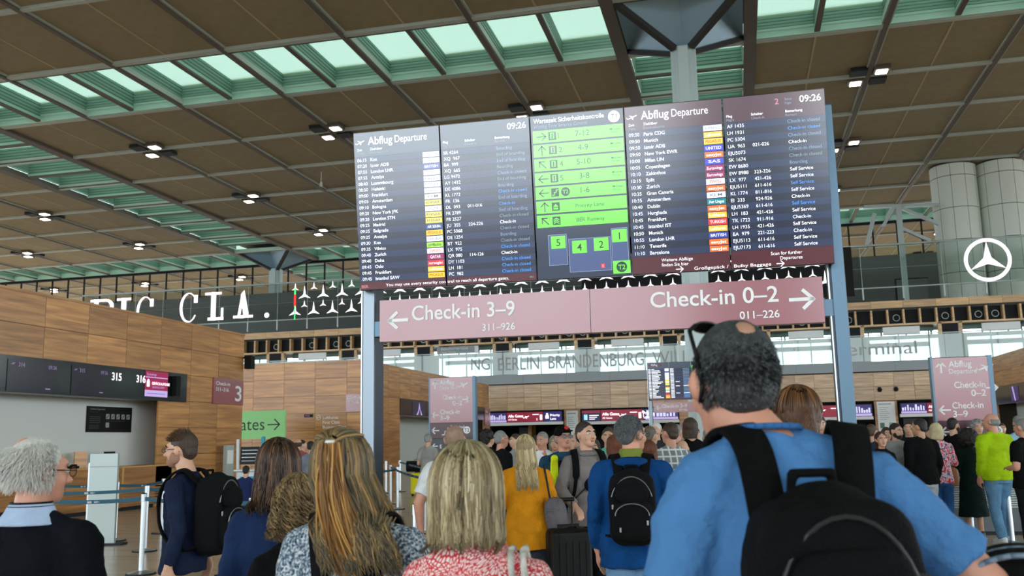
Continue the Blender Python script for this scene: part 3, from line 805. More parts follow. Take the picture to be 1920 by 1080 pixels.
# check-in 3 panel sign on the pier
def zone_sign(X, y0, y1, z0, z1, big, rng, label, bigw=.3):
    t = empty('zone_sign', (X, y0, z0), label=label, cat='sign')
    G().box((0, 0, 0), (.05, y1-y0, z1-z0), M_maroon).out('plate', t)
    B = Board((.052, 0, 0), (0, 1, 0), (0, 0, 1), (1, 0, 0)); w, h = y1-y0, z1-z0
    B.text('Check-in', w*.07, h*.73, h*.2, M_wtxt, bold=.02, wide=w*.46); B.text(rng, w*.07, h*.5, h*.2, M_wtxt, bold=.02, wide=w*.42)
    B.text(big, w*.93, h*.16, h*.86, M_wtxt, bold=.02, align='r', wide=w*bigw); B.out('lettering', t)
zone_sign(XI+.0, 25.06, 26.8, 2.84, 3.62, '3', '311–316', 'maroon panel reading Check-in 3 on the wooden end pier', .22)
dsp = empty('hand_sanitiser_stand', (XI+.3, 25.6, 0), label='pale dispenser stand with a printed sheet in front of the wood pier', cat='dispenser')
G().box((-.05, -.22, 0), (.05, .22, 1.6), M_rail).out('column', dsp); G().box((.05, -.16, 1.05), (.06, .16, 1.45), M_wtxt).out('sheet', dsp); G().box((-.15, -.25, 0), (.15, .25, .03), M_dark).out('foot', dsp)
ls = empty('loudspeaker', (XI+.15, 26.95, 4.0), label='black loudspeaker on a bracket at the top corner of the left wood pier', cat='speaker')
G().box((-.12, -.12, 0), (.14, .12, .42), M_black).out('cabinet', ls, bevel=.02); G().box((-.3, -.04, .34), (-.1, .04, .4), M_dark).out('bracket', ls)

# island four: front face and its side
is4 = empty('wall_second_island', (0, 0, 0), kind='structure')
xs_ = [-15.62-.72]+[-16.34-1.478*k for k in range(1, 5)]
edges = [-15.6, -16.34]+[-16.34-1.478*k for k in range(1, 6)]
for i in range(len(edges)-1):
    for r in range(7):
        G().box((edges[i+1]+.006, 37.24, (5.12-(r+1)*PH if r < 6 else 0)+.006), (edges[i]-.006, 37.3, 5.12-r*PH-.006), M_woodx).out('wood_panel', is4)
G().box((-24, 37.3, 0), (-15.66, 38.6, 5.1), M_wback).out('core', is4)
ys = [37.3+PWD*k for k in range(0, 15)]
island_side(is4, -15.6, ys, 5.12, M_woody, lambda a, b, z0, z1: (a > 41.2 and b < 56.6 and z0 < 3.6))
G().box((-19.5, 38.6, 3.62), (-15.66, 58, 5.08), M_wback).box((-19.5, 56.6, 0), (-15.66, 58, 5.08), M_wback).out('core', is4)
G().box((-17.8, 41.3, 0), (-17.6, 56.5, 3.62), M_white).out('recess_wall', is4)
for k in range(2):
    for r in range(5): G().box((-17.5+k*.95, 41.62, r*.72+.006), (-16.55+k*.95-.006, 41.68, r*.72+.71), M_woodx).out('wood_panel', is4)
f4 = empty('counter_fascia', (-15.58, 0, 2.83), label='black glass fascia of the second island behind the left direction sign', cat='fascia')
G().box((-.5, 41.7, 0), (.02, 56.6, .8), M_gloss).out('body', f4)
B = Board((.03, 43.3, 0), (0, 1, 0), (0, 0, 1), (1, 0, 0)); B.rect(0, .05, 1.9, .72, emis('glow_tower', (40, 40, 58), .6)); B.poly([(.6, .06), (.85, .06), (1.0, .5), (1.05, .7), (1.1, .5), (1.3, .06), (1.5, .06), (1.15, .45)], emis('glow_lilac', (170, 150, 200), .9)); B.out('screen', f4)
for y_, s_ in ((46.2, 'C'), (48.2, 'C')):
    B = Board((.03, y_, 0), (0, 1, 0), (0, 0, 1), (1, 0, 0)); B.text(s_, 0, .38, .36, E_led, bold=.02); B.out('number', f4)
zone_sign(-15.58, 56.7, 58.0, 2.5, 3.6, '4', '411–416', 'small maroon panel reading Check-in 4 on the far end of the second island', .3)
# pictures on the front face
zs = empty('zone_sign', (-16.35, 37.2, 2.9), label='maroon Check-in panel beside the left board post on the wood wall', cat='sign')
G().box((0, -.02, 0), (.9, .03, .75), M_maroon).out('plate', zs)
B = Board((0, -.022, 0), (1, 0, 0), (0, 0, 1), (0, -1, 0)); B.text('Check-in', .06, .55, .17, M_wtxt, bold=.02); B.text('411–416', .06, .36, .15, M_wtxt, bold=.02); B.out('lettering', zs)
lh = empty('wall_lettering', (-17.6, 37.2, 2.2), label='raised pale lettering Lufthansa First Class Business Class on the wood wall', cat='lettering')
B = Board((0, 0, 0), (1, 0, 0), (0, 0, 1), (0, -1, 0))
for i, s_ in enumerate(('Lufthansa', 'First Class', 'Business Class')): B.text(s_, .18, .42-.2*i, .19, M_wtxt, bold=.015)
n = 20
for k in range(n):
    t0, t1 = 2*PI*k/n, 2*PI*(k+1)/n; B.poly([(-.02+.08*math.cos(t0), .5+.08*math.sin(t0)), (-.02+.1*math.cos(t0), .5+.1*math.sin(t0)), (-.02+.1*math.cos(t1), .5+.1*math.sin(t1)), (-.02+.08*math.cos(t1), .5+.08*math.sin(t1))], M_wtxt)
B.line([(-.09, .48), (0, .5), (.07, .54)], .02, M_wtxt); B.out('letters', lh)
ck = empty('digital_clock', (-18.3, 37.2, 2.72), label='small dark digital display above the Lufthansa lettering', cat='display')
G().box((0, 0, 0), (.4, .04, .13), M_black).out('case', ck); B = Board((0, -.002, 0), (1, 0, 0), (0, 0, 1), (0, -1, 0)); B.text('09:26', .05, .03, .1, E_dim); B.out('digits', ck)
# green gates sign
gsn = px_y(534, 822, 34); g0 = px_y(430, 828, 34)
gr = empty('gates_sign', (g0.x-.5, 34, gsn.z), label='bright green sign with Gates and a right arrow behind the wood pier', cat='sign')
gw_ = gsn.x-g0.x+.5; gh = px_y(534, 769, 34).z-gsn.z
G().box((0, 0, 0), (gw_, .08, gh), mat('sign_green', (140, 205, 130), .5, em=.12)).out('panel', gr)
B = Board((0, -.002, 0), (1, 0, 0), (0, 0, 1), (0, -1, 0)); Mk = mat('sign_ink', (24, 44, 34), .5)
ue = px_y(496, 800, 34).x-(g0.x-.5); B.text('Gates', ue, gh*.32, gh*.62, Mk, align='r', wide=1.55); ua = px_y(513, 800, 34).x-(g0.x-.5); B.arrow(ua, gh*.5, gh*.46, 0, .05, Mk); B.out('lettering', gr)
for x in (.3, gw_-.3): G().tube((x, .1, gh*.8), (x, .1, -gsn.z), .03, .03, M_rail, 8).out('support_post', gr)

# right-hand island, mirrored
isr = empty('wall_right_island', (0, 0, 0), kind='structure')
ys = [51.3-PWD*k for k in range(0, 13)][::-1]
island_side(isr, 12.25, ys, 5.12, M_woody, lambda a, b, z0, z1: (b < 49.9 and z0 < 3.6), face=-1)
G().box((12.3, 33, 3.62), (16, 51.2, 5.08), M_wback).box((12.3, 49.9, 0), (16, 51.2, 5.08), M_wback).out('core', isr)
G().box((13.1, 33, 0), (13.3, 49.9, 3.62), M_white).out('recess_wall', isr)
f5 = empty('counter_fascia', (12.2, 0, 2.78), label='black glass fascia on the island at the right edge of the hall', cat='fascia')
G().box((-.02, 33, 0), (.5, 49.8, .86), M_gloss).out('body', f5)
B = Board((-.03, 47.0, 0), (0, -1, 0), (0, 0, 1), (-1, 0, 0)); B.rect(0, .1, 1.2, .75, emis('glow_violet', (48, 36, 84), .9)); B.poly([(.2, .75), (.5, .1), (.7, .1), (.4, .75)], emis('glow_lilac', (170, 150, 200), .9)); B.out('screen', f5)
G().box((12.9, 41, 0), (13.05, 45, 2.7), M_dark).out('inner_panel', isr)

# ------------------------------------------------------------------ the departure board
T_ = .1353; YWB = .0182
def rows_left():
    return [('06:15','Kos','SUNDAIR','w','SR 4264','','Boarding',1),('07:20','Izmir ADB','SunExpress','w','XQ  967','','End of boarding',1),('07:55','London LHR','BRITISH','b','BA  999','','End of boarding',1),
    ('07:55','Antalya','SunExpress','w','XQ  665','','Boarding',1),('08:40','Luxembourg','Luxair','w','LG 9472','','Check-in closed',1),('08:50','Helsinki','FINNAIR','w','AY 1432','','End of boarding',1),
    ('09:00','Frankfurt','condor','w','DE 4086','','Boarding',1),('09:05','Amsterdam','KLM','w','KL 1772','','Check-in closed',3),('09:10','Bologna','RYANAIR','y','FR  136','','End of boarding',1),
    ('09:20','New York JFK','DELTA','w','DL  093','011-016','Check-in',3),('09:20','London STN','RYANAIR','y','FR 2789','','End of boarding',1),('09:25','Madrid','RYANAIR','y','FR 2527','','Check-in closed',1),
    ('09:25','Belgrade','AIR SERBIA','n','JU  355','224-226','Check-in',2),('09:25','Antalya','PEGASUS','p','PC 5068','','Check-in closed',1),('09:30','Kos','condor','w','DE 1254','','Boarding',1),
    ('09:35','Vilnius','airBaltic','g','BT  922','','Check-in closed',1),('09:40','Zurich','SWISS','s','LX  975','','Check-in closed',3),('09:40','Doha','QATAR','m','QR 080','114-126','Check-in',2),
    ('09:45','Oslo','norwegian','r','DY 1103','','Check-in closed',3),('09:45','Frankfurt','Lufthansa','o','LH  181','','Check-in closed',3),('09:45','Istanbul SAW','PEGASUS','p','PC  982','','Check-in closed',3)]
def rows_right():
    return [('09:50','Paris CDG','AIRFRANCE','w','AF 1435','','Check-in closed',1),('09:50','Munich','Lufthansa','o','LH 1931','','Check-in closed',3),('09:50','Izmir ADB','PEGASUS','p','PC 5304','','Check-in closed',1),
    ('09:50','New York EWR','UNITED','u','UA  963','021-026','Check-in',2),('10:00','Milan LIN','easyJet','e','EJU5073','','Check-in closed',1),('10:05','Copenhagen','SAS','u','SK 1674','','Check-in closed',1),
    ('10:10','Zakinthos','Eurowings','m','EW 8680','','Boarding',1),('10:15','Split','Eurowings','m','EW 8988','323-326','Self Service',2),('10:30','Zurich','SWISS','s','LX  977','421-426','Self Service',2),
    ('10:35','Gran Canaria','easyJet','e','EJU5111','611-616','Self Service',3),('10:35','Amsterdam','KLM','w','KL 1774','811-816','Self Service',2),('10:40','Dublin','Aer Lingus','t','EI  333','924-926','Check-in',2),
    ('10:45','Hurghada','easyJet','e','EJU5369','611-616','Self Service',3),('10:45','Frankfurt','Lufthansa','o','LH  183','421-426','Self Service',2),('10:45','Istanbul IST','TURKISH','r','TK 1722','911-916','Check-in',2),
    ('10:50','Munich','Lufthansa','o','LH 1935','421-426','Self Service',2),('10:55','London LHR','BRITISH','b','BA  979','221-223','Check-in',2),('11:10','Tenerife','easyJet','e','EJU5113','611-616','Self Service',2),('11:10','Barcelona','easyJet','e','EJU7173','611-616','Self Service',2)]
def E_(n, c, s=.8): return mat('screen_'+n, c, .2, em=s, spec=1.0, coat=.9)
EW = E_('white', (240, 240, 246), .95); EG = E_('greytext', (120, 140, 160), .6); EB = E_('bluetext', (70, 140, 220), .75)
EN1 = E_('row_a', (16, 26, 48), .8); EN2 = E_('row_b', (26, 40, 72), .8); EM1 = E_('head_maroon', (70, 22, 34), .75); EGR = E_('green', (104, 222, 70), .82); EGD = E_('green_ink', (24, 56, 44), .6)
LOGO = {'w': ((236, 236, 250), (90, 90, 110)), 'b': ((40, 60, 150), (230, 230, 240)), 'y': ((236, 214, 70), (40, 60, 120)), 'n': ((24, 60, 120), (230, 230, 240)), 'p': ((250, 190, 40), (190, 50, 40)),
        'g': ((150, 210, 60), (30, 40, 60)), 's': ((240, 232, 236), (190, 30, 40)), 'm': ((140, 36, 90), (240, 230, 240)), 'r': ((220, 40, 50), (240, 230, 230)), 'o': ((250, 176, 50), (240, 240, 240)),
        'u': ((60, 60, 200), (240, 240, 250)), 'e': ((255, 100, 30), (255, 250, 240)), 't': ((0, 120, 130), (230, 250, 240))}
def mk_departure(parent, detail=True):
    """Five upright screens; local frame: u along the board, v up the tilted face."""
    W_, H_ = .72, 1.262
    u = Vector((1, 0, 0)); v = Vector((0, -math.sin(T_), math.cos(T_))); n = Vector((0, -math.cos(T_), -math.sin(T_)))
    def scr(i):
        o = u*(i*W_)
        g = G(); P = lambda a, b, c: o+u*a+v*b-n*c
        g.hexa([P(.004, 0, 0), P(W_-.004, 0, 0), P(W_-.004, 0, .09), P(.004, 0, .09), P(.004, H_, 0), P(W_-.004, H_, 0), P(W_-.004, H_, .09), P(.004, H_, .09)], M_gloss)
        return g.out('screen', parent), Board(o+n*.001, u, v, n)
    def left_half(B, rows, n0, foot, head):
        top = H_-.105 if n0 == 21 else H_-.2
        B.rect(.006, .006, W_-.006, H_-.006, EN1); 
        pitch = (H_-.2-.07)/21 if n0 == 21 else (H_-.2-.135)/19
        yt = H_-.2
        if not head: yt = H_-.19
        for i in range(n0):
            if i % 2: B.rect(.006, yt-(i+1)*pitch, W_-.006, yt-i*pitch, EN2, 2)
        return yt, pitch
    for half, rows in ((0, rows_left()), (3, rows_right())):
        nr = len(rows); right = half == 3
        so, B = scr(half); so2, B2 = scr(half+1)
        ytop = H_-.19 if right else H_-.2; foot = .135 if right else .068
        pitch = (ytop-foot)/nr
        for b in (B, B2):
            b.rect(.006, .006, W_-.006, H_-.006, EN1)
            b.rect(.006, .006, W_-.006, foot-.004, EM1, 2)
            b.rect(.006, ytop+.002, W_-.006, H_-.006, E_('head_dim', (66, 34, 48), .8) if right else E_('head_blue', (52, 62, 78), .8), 2)
            for i in range(0, nr, 2): b.rect(.006, ytop-(i+1)*pitch, W_-.006, ytop-i*pitch, EN2, 2)
        if detail:
            B.plane(.06, H_-.085, .075, EW); B.text('Abflug', .125, H_-.105, .088, EW, bold=.01, wide=.205); B.text('Departure', .35, H_-.105, .082, EW, wide=.265)
            B.text('Zeit', .03, H_-.15, .026, EW); B.text('Time', .03, H_-.178, .026, EG); B.text('Ziel/über', .14, H_-.15, .028, EW); B.text('Destination/via', .14, H_-.178, .026, EG)
            B2.text('Flug', .025, H_-.15, .026, EW, bold=.01); B2.text('Flight', .025, H_-.178, .026, EG); B2.text('Schalter', .2, H_-.15, .026, EW, bold=.01); B2.text('Check-in', .2, H_-.178, .026, EG)
            B2.text('Bemerkung', .44, H_-.15, .026, EW, bold=.01); B2.text('Remark', .44, H_-.178, .026, EG); B2.text('09:26', W_-.03, H_-.085, .068, EW, align='r', bold=.01)
            if right: B2.text('2', .37, H_-.085, .06, E_('dimpink', (150, 110, 130), .7), bold=.02); B2.text('Seite', .44, H_-.062, .026, EG); B2.text('Page', .44, H_-.09, .024, EG)
        for i, (t, c, lg, lk, fl, sc, rm, rk) in enumerate(rows):
            v0 = ytop-(i+1)*pitch+pitch*.22
            bgc, fg = LOGO[lk]; B.rect(W_-.145, v0-pitch*.14, W_-.012, v0+pitch*.7, E_('logo_'+lk, bgc, .85), 3)
            if detail:
                B.text(t, .03, v0, .036, EW, bold=-.004, l=3); B.text(c, .14, v0, .036, EW, bold=.008)
                w = .11 if len(lg) > 5 else .085
                B.text(lg, W_-.079, v0+pitch*.08, .03, E_('ink_'+lk, fg, .8), l=4, align='c', bold=.012, wide=w)
                B2.text(fl, .025, v0, .036, EW, bold=-.004)
                if sc: B2.text(sc, .2, v0, .035, EW, bold=-.004)
                B2.text(rm, .45, v0, .035, {1: EG, 2: EW, 3: EB}[rk], bold=.004)
            else:
                B.rect(.03, v0, .11, v0+.022, EW, 3); B.rect(.14, v0, .14+.03*len(c), v0+.022, EW, 3); B2.rect(.03, v0, .15, v0+.022, EW, 3); B2.rect(.45, v0, .66, v0+.022, {1: EG, 2: EW, 3: EB}[rk], 3)
                if sc: B2.rect(.2, v0, .33, v0+.02, EW, 3)
        if detail:
            if not right:
                B.text('BER', .02, .02, .034, E_('dimpink', (190, 120, 130), .7), bold=.01); B.text('You may use every security con', W_-.008, .024, .033, EW, align='r', wide=.49); B2.text('trol to reach all departure gates.', .008, .024, .033, EW, wide=.49)
                B2.text('P01', W_-.03, .024, .022, EG, align='r')
            else:
                B.text('Weitere Abflüge', .22, .088, .034, EW); B.text('finden Sie hier', .22, .052, .034, EW); B.arrow(.35, .026, .05, 0, .006, EW); B.text('Großgepäck /', W_-.02, .014, .032, EW, align='r', wide=.245)
                B2.text('Scan for further', .5, .088, .034, EW, align='r'); B2.text('Departures', .5, .052, .034, EW, align='r'); B2.text('Bulky Baggage', .02, .014, .032, EW, wide=.26); B2.arrow(.345, .024, .05, 0, .006, EW)
        else:
            B.rect(.03, H_-.12, .5, H_-.06, EM1, 3); B.text('Abflug', .125, H_-.105, .085, EW, bold=.02)
        for so_, b in ((so, B), (so2, B2)): b.out('display_graphics', so_)
    # green security waiting time screen
    so, B = scr(2)
    B.rect(.006, .006, W_-.006, H_-.006, E_('navy', (24, 38, 60), .8))
    if detail:
        B.text('Wartezeit Sicherheitskontrolle', .03, H_-.062, .05, EW, bold=.008, wide=.54); B.text('Waiting Time Security Control', .03, H_-.102, .04, EG, wide=.41)
        B.disc(W_-.075, H_-.062, .044, EW); B.text('T1', W_-.075, H_-.078, .05, E_('navy', (24, 38, 60), .8), l=4, align='c', bold=.02)
    rws = [('r', 1, '7-12'), ('u', 2, '4-9'), ('ul', 4, '5-10'), ('l', 5, '3-8'), ('l', 'T2', '1-6'), ('u', 'P', 'Priority Lane'), ('ul', 'R', 'BER Runway')]
    rp = .108
    for i, (ar, num, tx) in enumerate(rws):
        v1 = H_-.12-i*rp; v0 = v1-rp+.014
        B.rect(.02, v0, W_-.012, v1, EGR, 2); vm = (v0+v1)/2
        if detail:
            B.arrow(.085, vm, .07, {'r': 0, 'u': PI/2, 'ul': 3*PI/4, 'l': PI}[ar], .008, EGD)
            B.rect(.14, vm-.032, .2, vm+.032, EGD, 3); 
            if i < 4: B.rect(.155, vm-.022, .185, vm+.024, EGR, 4); B.rect(.165, vm-.02, .175, vm+.01, EGD, 5); B.disc(.17, vm+.014, .006, EGD, 5, 8); B.text(str(num), .215, vm-.022, .06, EGD)
            elif i == 4: B.line([(.15, vm-.02), (.165, vm-.02), (.165, vm), (.18, vm), (.18, vm+.018), (.195, vm+.018)], .006, EGR, 4); B.disc(.25, vm, .034, EGD, 3); B.text('T2', .25, vm-.014, .04, EGR, l=4, align='c', bold=.02)
            elif i == 5: B.rect(.152, vm-.022, .188, vm-.008, EGR, 4); B.poly([(.15, vm-.002), (.19, vm-.002), (.17, vm+.022)], EGR, 4)
            else:
                for q in range(3): B.line([(.15, vm-.022+.014*q), (.17, vm-.008+.014*q), (.19, vm-.022+.014*q)], .006, EGR, 4)
            B.text(tx, .4 if i < 5 else .43, vm-.018, .062 if i < 5 else .042, EGD, align='c')
            if i < 5: B.text('Minuten', .61, vm+.004, .024, EGD, align='l', bold=.01); B.text('Minutes', .61, vm-.018, .02, EGD)
    EP = E_('plan', (62, 78, 120), .7); ln = E_('planline', (150, 160, 190), .6)
    for (a, b, c, d) in ((.1, .11, .24, .34), (.255, .05, .57, .3), (.58, .1, .7, .36)):
        B.rect(a, b, c, d, EP, 2)
        B.line([(a, b), (c, b), (c, d), (a, d), (a, b)], .003, ln, 3)
    for (a, b, t) in ((.175, .285, '5'), (.335, .24, '4'), (.5, .25, '2'), (.64, .305, '1')):
        B.rect(a-.055, b-.05, a+.055, b+.045, EGR, 4)
        B.text(t, a, b-.03, .075, EGD, align='c', l=5, bold=.01)
    B.rect(.58, .02, .71, .115, EGR, 3); B.disc(.645, .068, .04, EGD, 4); B.text('T2', .645, .05, .05, EGR, l=5, align='c', bold=.02)
    B.rect(.49, .07, .52, .1, E_('red', (220, 50, 50), .8), 4); B.rect(.503, .075, .507, .095, EW, 5)
    B.out('display_graphics', so)
def board_sign(parent, u0, u1, y, z0, z1, detail=True):
    g = G().box((u0, y, z0), ((u0+u1)/2-.002, y+.09, z1), M_maroon); g.out('sign_panel', parent)
    G().box(((u0+u1)/2+.002, y, z0), (u1, y+.09, z1), M_maroon).out('sign_panel', parent)
    B = Board((u0, y-.001, z0), (1, 0, 0), (0, 0, 1), (0, -1, 0)); w = u1-u0; h = z1-z0
    B.arrow(.155, h*.5, .15, PI, .026, M_wtxt); B.text('Check-in 3–9', .27, h*.48, .165, M_wtxt, bold=.012, wide=.83); B.text('311–926', 1.1, h*.15, .078, M_wtxt, bold=.012, align='r', wide=.26)
    B.arrow(w-.15, h*.52, .16, 0, .026, M_wtxt); B.text('Check-in 0–2', w-.31, h*.5, .165, M_wtxt, bold=.012, align='r', wide=.92); B.text('011–226', w-.31, h*.15, .078, M_wtxt, bold=.012, align='r', wide=.28)
    B.out('lettering', parent)
def departure_board(name, label, loc, rz, detail):
    t = empty(name, loc, rz, label=label, cat='display board')
    fr = empty('x', (0, 0, 2.789)); fr.parent = t; bpy.data.objects.remove(fr)
    tmp = empty('screen_bank', (0, 0, 2.789)); tmp.parent = t
    mk_departure(tmp, detail)
    # posts, cross rail and brackets (local x 0..3.6)
    for px_, nm in ((.035, 0), (3.62, 1)):
        g = G().box((px_-.055, .1, 0), (px_+.055, .3, 4.02), mat('post_navy', (40, 54, 70), .35, metal=.2))
        g.out('post', t, bevel=.006)
        G().box((px_-.04, .09, 0), (px_+.05, .1, 4.0), M_cover if nm == 0 else M_post).out('front_cover', t)  # bright left face and duller right face put into the covers' colour
        G().box((px_-.066, .11, 0), (px_-.056, .12, 4.0), M_alu).out('highlight_strip', t)  # bright strip imitating the highlight line along the post edge
        G().box((px_-.2, -.1, 0), (px_+.2, .5, .02), M_steel).out('base_plate', t)
    G().box((.09, .18, 3.0), (3.56, .24, 3.12), M_dark).out('cross_rail', t); G().box((.09, .16, 3.75), (3.56, .22, 3.85), M_dark).out('cross_rail', t)
    for x_ in (.1, 3.5):
        G().box((x_-.02, .1, 2.43), (x_+.08, .2, 2.55), M_post).out('bracket', t)
    board_sign(t, .145, 3.51, .06, 2.382, 2.712)
    return t
departure_board('departure_board', 'large departure board of five tall screens above a maroon Check-in sign on two steel posts', (-2.875, 6.79, 0), YWB, True)
p2 = px_y(1217, 755, 31.5)
departure_board('departure_board', 'small distant departure board between the far wall and the blue-shirted man’s head', (p2.x, 31.5, 0), 0, False)

# ------------------------------------------------------------------ direction signs
def direction_sign(x, y, rz, label, w=1.0, h=3.05):
    t = empty('direction_sign', (x, y, 0), rz, label=label, cat='sign')
    G().box((-w/2, 0, .25), (w/2, .16, h), M_dark).out('body', t)
    G().box((w/2-.02, -.01, .05), (w/2+.05, .17, h+.01), M_post).box((-w/2-.03, -.01, .05), (-w/2, .17, h+.01), M_post).out('edge_profile', t)
    G().box((-w/2-.1, -.1, 0), (w/2+.1, .3, .05), M_dark).out('foot', t)
    B = Board((-w/2, -.002, 0), (1, 0, 0), (0, 0, 1), (0, -1, 0)); Mm2 = mat('sign_maroon_dark', (74, 34, 46), .35, coat=.3)
    B.rect(0, h-1.06, w, h-.01, M_maroon); B.rect(0, h-1.42, w, h-1.07, Mm2); B.rect(0, .3, w, h-1.43, mat('sign_grey', (62, 66, 72), .4))
    B.arrow(.13, h-.17, .17, PI/2, .025, M_wtxt); B.text('Abflug', .25, h-.17, .15, M_wtxt, bold=.015, wide=.36); B.text('Departure', .25, h-.28, .12, M_wtxt, wide=.43); B.plane(.82, h-.2, .26, M_wtxt)
    B.text('Check-in', .79, h-.52, .15, M_wtxt, bold=.012, align='r', wide=.48); B.text('0–2', .79, h-.66, .15, M_wtxt, bold=.012, align='r', wide=.23); B.arrow(.89, h-.53, .17, 0, .025, M_wtxt)
    B.arrow(.13, h-.88, .17, PI, .025, M_wtxt); B.text('Check-in', .25, h-.86, .15, M_wtxt, bold=.012, wide=.48); B.text('3–9', .25, h-1.0, .15, M_wtxt, bold=.012, wide=.23)
    B.arrow(.13, h-1.24, .17, PI, .025, M_wtxt); B.line([(.3, h-1.34), (.36, h-1.34), (.36, h-1.26), (.43, h-1.26), (.43, h-1.18), (.48, h-1.18)], .02, M_wtxt); B.text('Terminal', .5, h-1.2, .1, M_wtxt, bold=.01, wide=.34); B.disc(.9, h-1.24, .085, M_wtxt); B.text('T2', .9, h-1.28, .11, Mm2, l=4, align='c', bold=.02)
    for k in range(2):
        B.arrow(.12, h-1.6-.2*k, .13, PI, .02, M_wtxt); B.text('€'if 0 else 'E', .24, h-1.65-.2*k, .12, M_wtxt)
    B.text('A  B', .7, h-1.63, .1, M_wtxt); B.arrow(.92, h-1.58, .11, PI/4, .02, M_wtxt)
    B.out('lettering', t); return t
a = px_y(806, 707, 21); b = px_y(887, 707, 21)
direction_sign((a.x+b.x)/2, 21, 0, 'maroon upright direction sign left of centre, behind the man in the white t-shirt', b.x-a.x, 3.08)
a = px_y(1747, 675, 16.9); b = px_y(1853, 668, 16.9)
direction_sign((a.x+b.x)/2, 16.9, .02, 'maroon upright direction sign on the right, behind the lime-green jacket', b.x-a.x, 2.82)

# ------------------------------------------------------------------ barrier posts and belts
sp0 = None
def make_post():
    t = empty('barrier_post')
    G().tube((0, 0, .03), (0, 0, .93), .033, .033, M_alu, 16).out('pole', t, smooth=False)
    G().tube((0, 0, .9), (0, 0, 1.0), .038, .038, M_steel, 16).out('belt_head', t)
    G().tube((0, 0, 1.0), (0, 0, 1.012), .036, .03, M_black, 16).out('cap', t)
    g = G().tube((0, 0, 0), (0, 0, .02), .19, .18, M_dark, 28).tube((0, 0, .02), (0, 0, .05), .17, .045, M_steel, 28); g.out('base', t)
    return t
posts = {}
def stand(key, px_, py_, D, label, base=True):
    """base=True: py_ is the base pixel row; otherwise D is the viewing distance"""
    global sp0
    if base:
        d = FW+RT*((px_-960)/FPX)+UP*((540-py_)/FPX); p = CAM+d*(-1.6/d.z)
    else:
        p = px_d(px_, py_, D)
    if sp0 is None: sp0 = make_post(); o = sp0
    else: o = copy_tree(sp0)
    o.location = (p.x, p.y, 0); tag(o, label, 'barrier post', 'belt barrier posts of the queue lanes'); posts[key] = Vector((p.x, p.y, 0)); return o
stand('A', 264, 1077, 0, 'silver barrier post nearest the camera left of the walking man')
stand('B', 271, 1034, 0, 'silver barrier post just behind the nearest one left of the walking man')
stand('C', 215, 1014, 0, 'silver barrier post beside the grey totem')
stand('D', 303, 1000, 0, 'silver barrier post directly left of the walking man’s chest')
stand('E', 473, 935, 10.6, 'silver barrier post right of the black backpack of the walking man', False)
stand('F', 780, 893, 9.0, 'silver barrier post in the middle, nearest to the left board post', False)
posts['F'] = posts['F']
stand('G', 796, 893, 16.5, 'silver barrier post touching the white-shirted man’s arm', False)
stand('H', 745, 955, 0, 'silver barrier post right of the left board post, front one', True)
stand('I', 732, 945, 0, 'silver barrier post right of the left board post, rear one', True)
stand('J', 724, 925, 0, 'farthest silver barrier post right of the left board post', True)
stand('K', 750, 922, 0, 'far silver barrier post left of the yellow suitcase', True)
stand('L', 1825, 1010, 0, 'silver barrier post between the patterned blouse and the lime jacket')
stand('M', 1899, 1020, 0, 'silver barrier post in front of the lime jacket’s jeans')
stand('N', 1736, 868, 17.4, 'silver barrier post left of the patterned blouse', False)
stand('O', 1746, 940, 7.9, 'silver barrier post beside the blue t-shirt sleeve', False)
stand('Q', 452, 900, 15.5, 'silver barrier post behind the black backpack of the walking man', False)
p = px_d(60, 925, 12.0); posts['a'] = Vector((p.x, p.y, 0)); p = px_d(40, 925, 14.3); posts['b'] = Vector((p.x, p.y, 0)); p = px_d(560, 925, 15.5); posts['c'] = Vector((p.x, p.y, 0)); p = px_d(30, 920, 18); posts['d'] = Vector((p.x, p.y, 0))
p = px_d(2040, 900, 13.5); posts['e'] = Vector((p.x, p.y, 0)); p = px_d(880, 900, 17); posts['f'] = Vector((p.x, p.y, 0)); p = px_d(640, 900, 20); posts['g'] = Vector((p.x, p.y, 0))
for k_, lb in (('a', 'silver barrier post hidden behind the white-haired man'), ('b', 'silver barrier post far left behind the dark polo shirt')):
    o = copy_tree(sp0); o.location = posts[k_]; tag(o, lb, 'barrier post', 'belt barrier posts of the queue lanes')
def belt(a, b, label, txt=False):
    p, q = posts[a], posts[b]; d = (q-p); L = d.length; d.normalize(); nrm = Vector((-d.y, d.x, 0))
    t = empty('barrier_belt', ((p+q)/2).to_tuple(), math.atan2(d.y, d.x), label=label, cat='barrier belt', group='teal barrier belts of the queue lanes')
    g = G(); n = 10; vs = []
    for i in range(n+1):
        x = -L/2+.035+(L-.07)*i/n; sag = -.03*(1-(2*i/n-1)**2)
        for z, y in ((.915, -.002), (.965, -.002), (.965, .002), (.915, .002)): vs.append((x, y, z+sag))
    fs = []
    for i in range(n):
        for k in range(4): fs.append((4*i+k, 4*i+(k+1) % 4, 4*i+4+(k+1) % 4, 4*i+4+k))
    g.add(vs, fs, M_belt); g.out('webbing', t)
    side = -1 if nrm.dot(CAM-p) < 0 else 1
    for i in range(1, max(2, int(L/.9))):
        x = -L/2+i*L/max(2, int(L/.9)); f_ = x/(L/2); sag = -.03*(1-f_*f_)
        B = Board((x, side*.003, .93+sag), (1 if side < 0 else -1, 0, 0), (0, 0, 1), (0, side, 0))
        B.text('BER', 0, -.004, .036, M_wtxt, bold=.03); B.rect(.085, .018, .14, .021, M_wtxt); B.rect(.085, .009, .16, .012, M_wtxt); B.rect(.085, 0, .13, .003, M_wtxt)
        B.out('lettering', t)
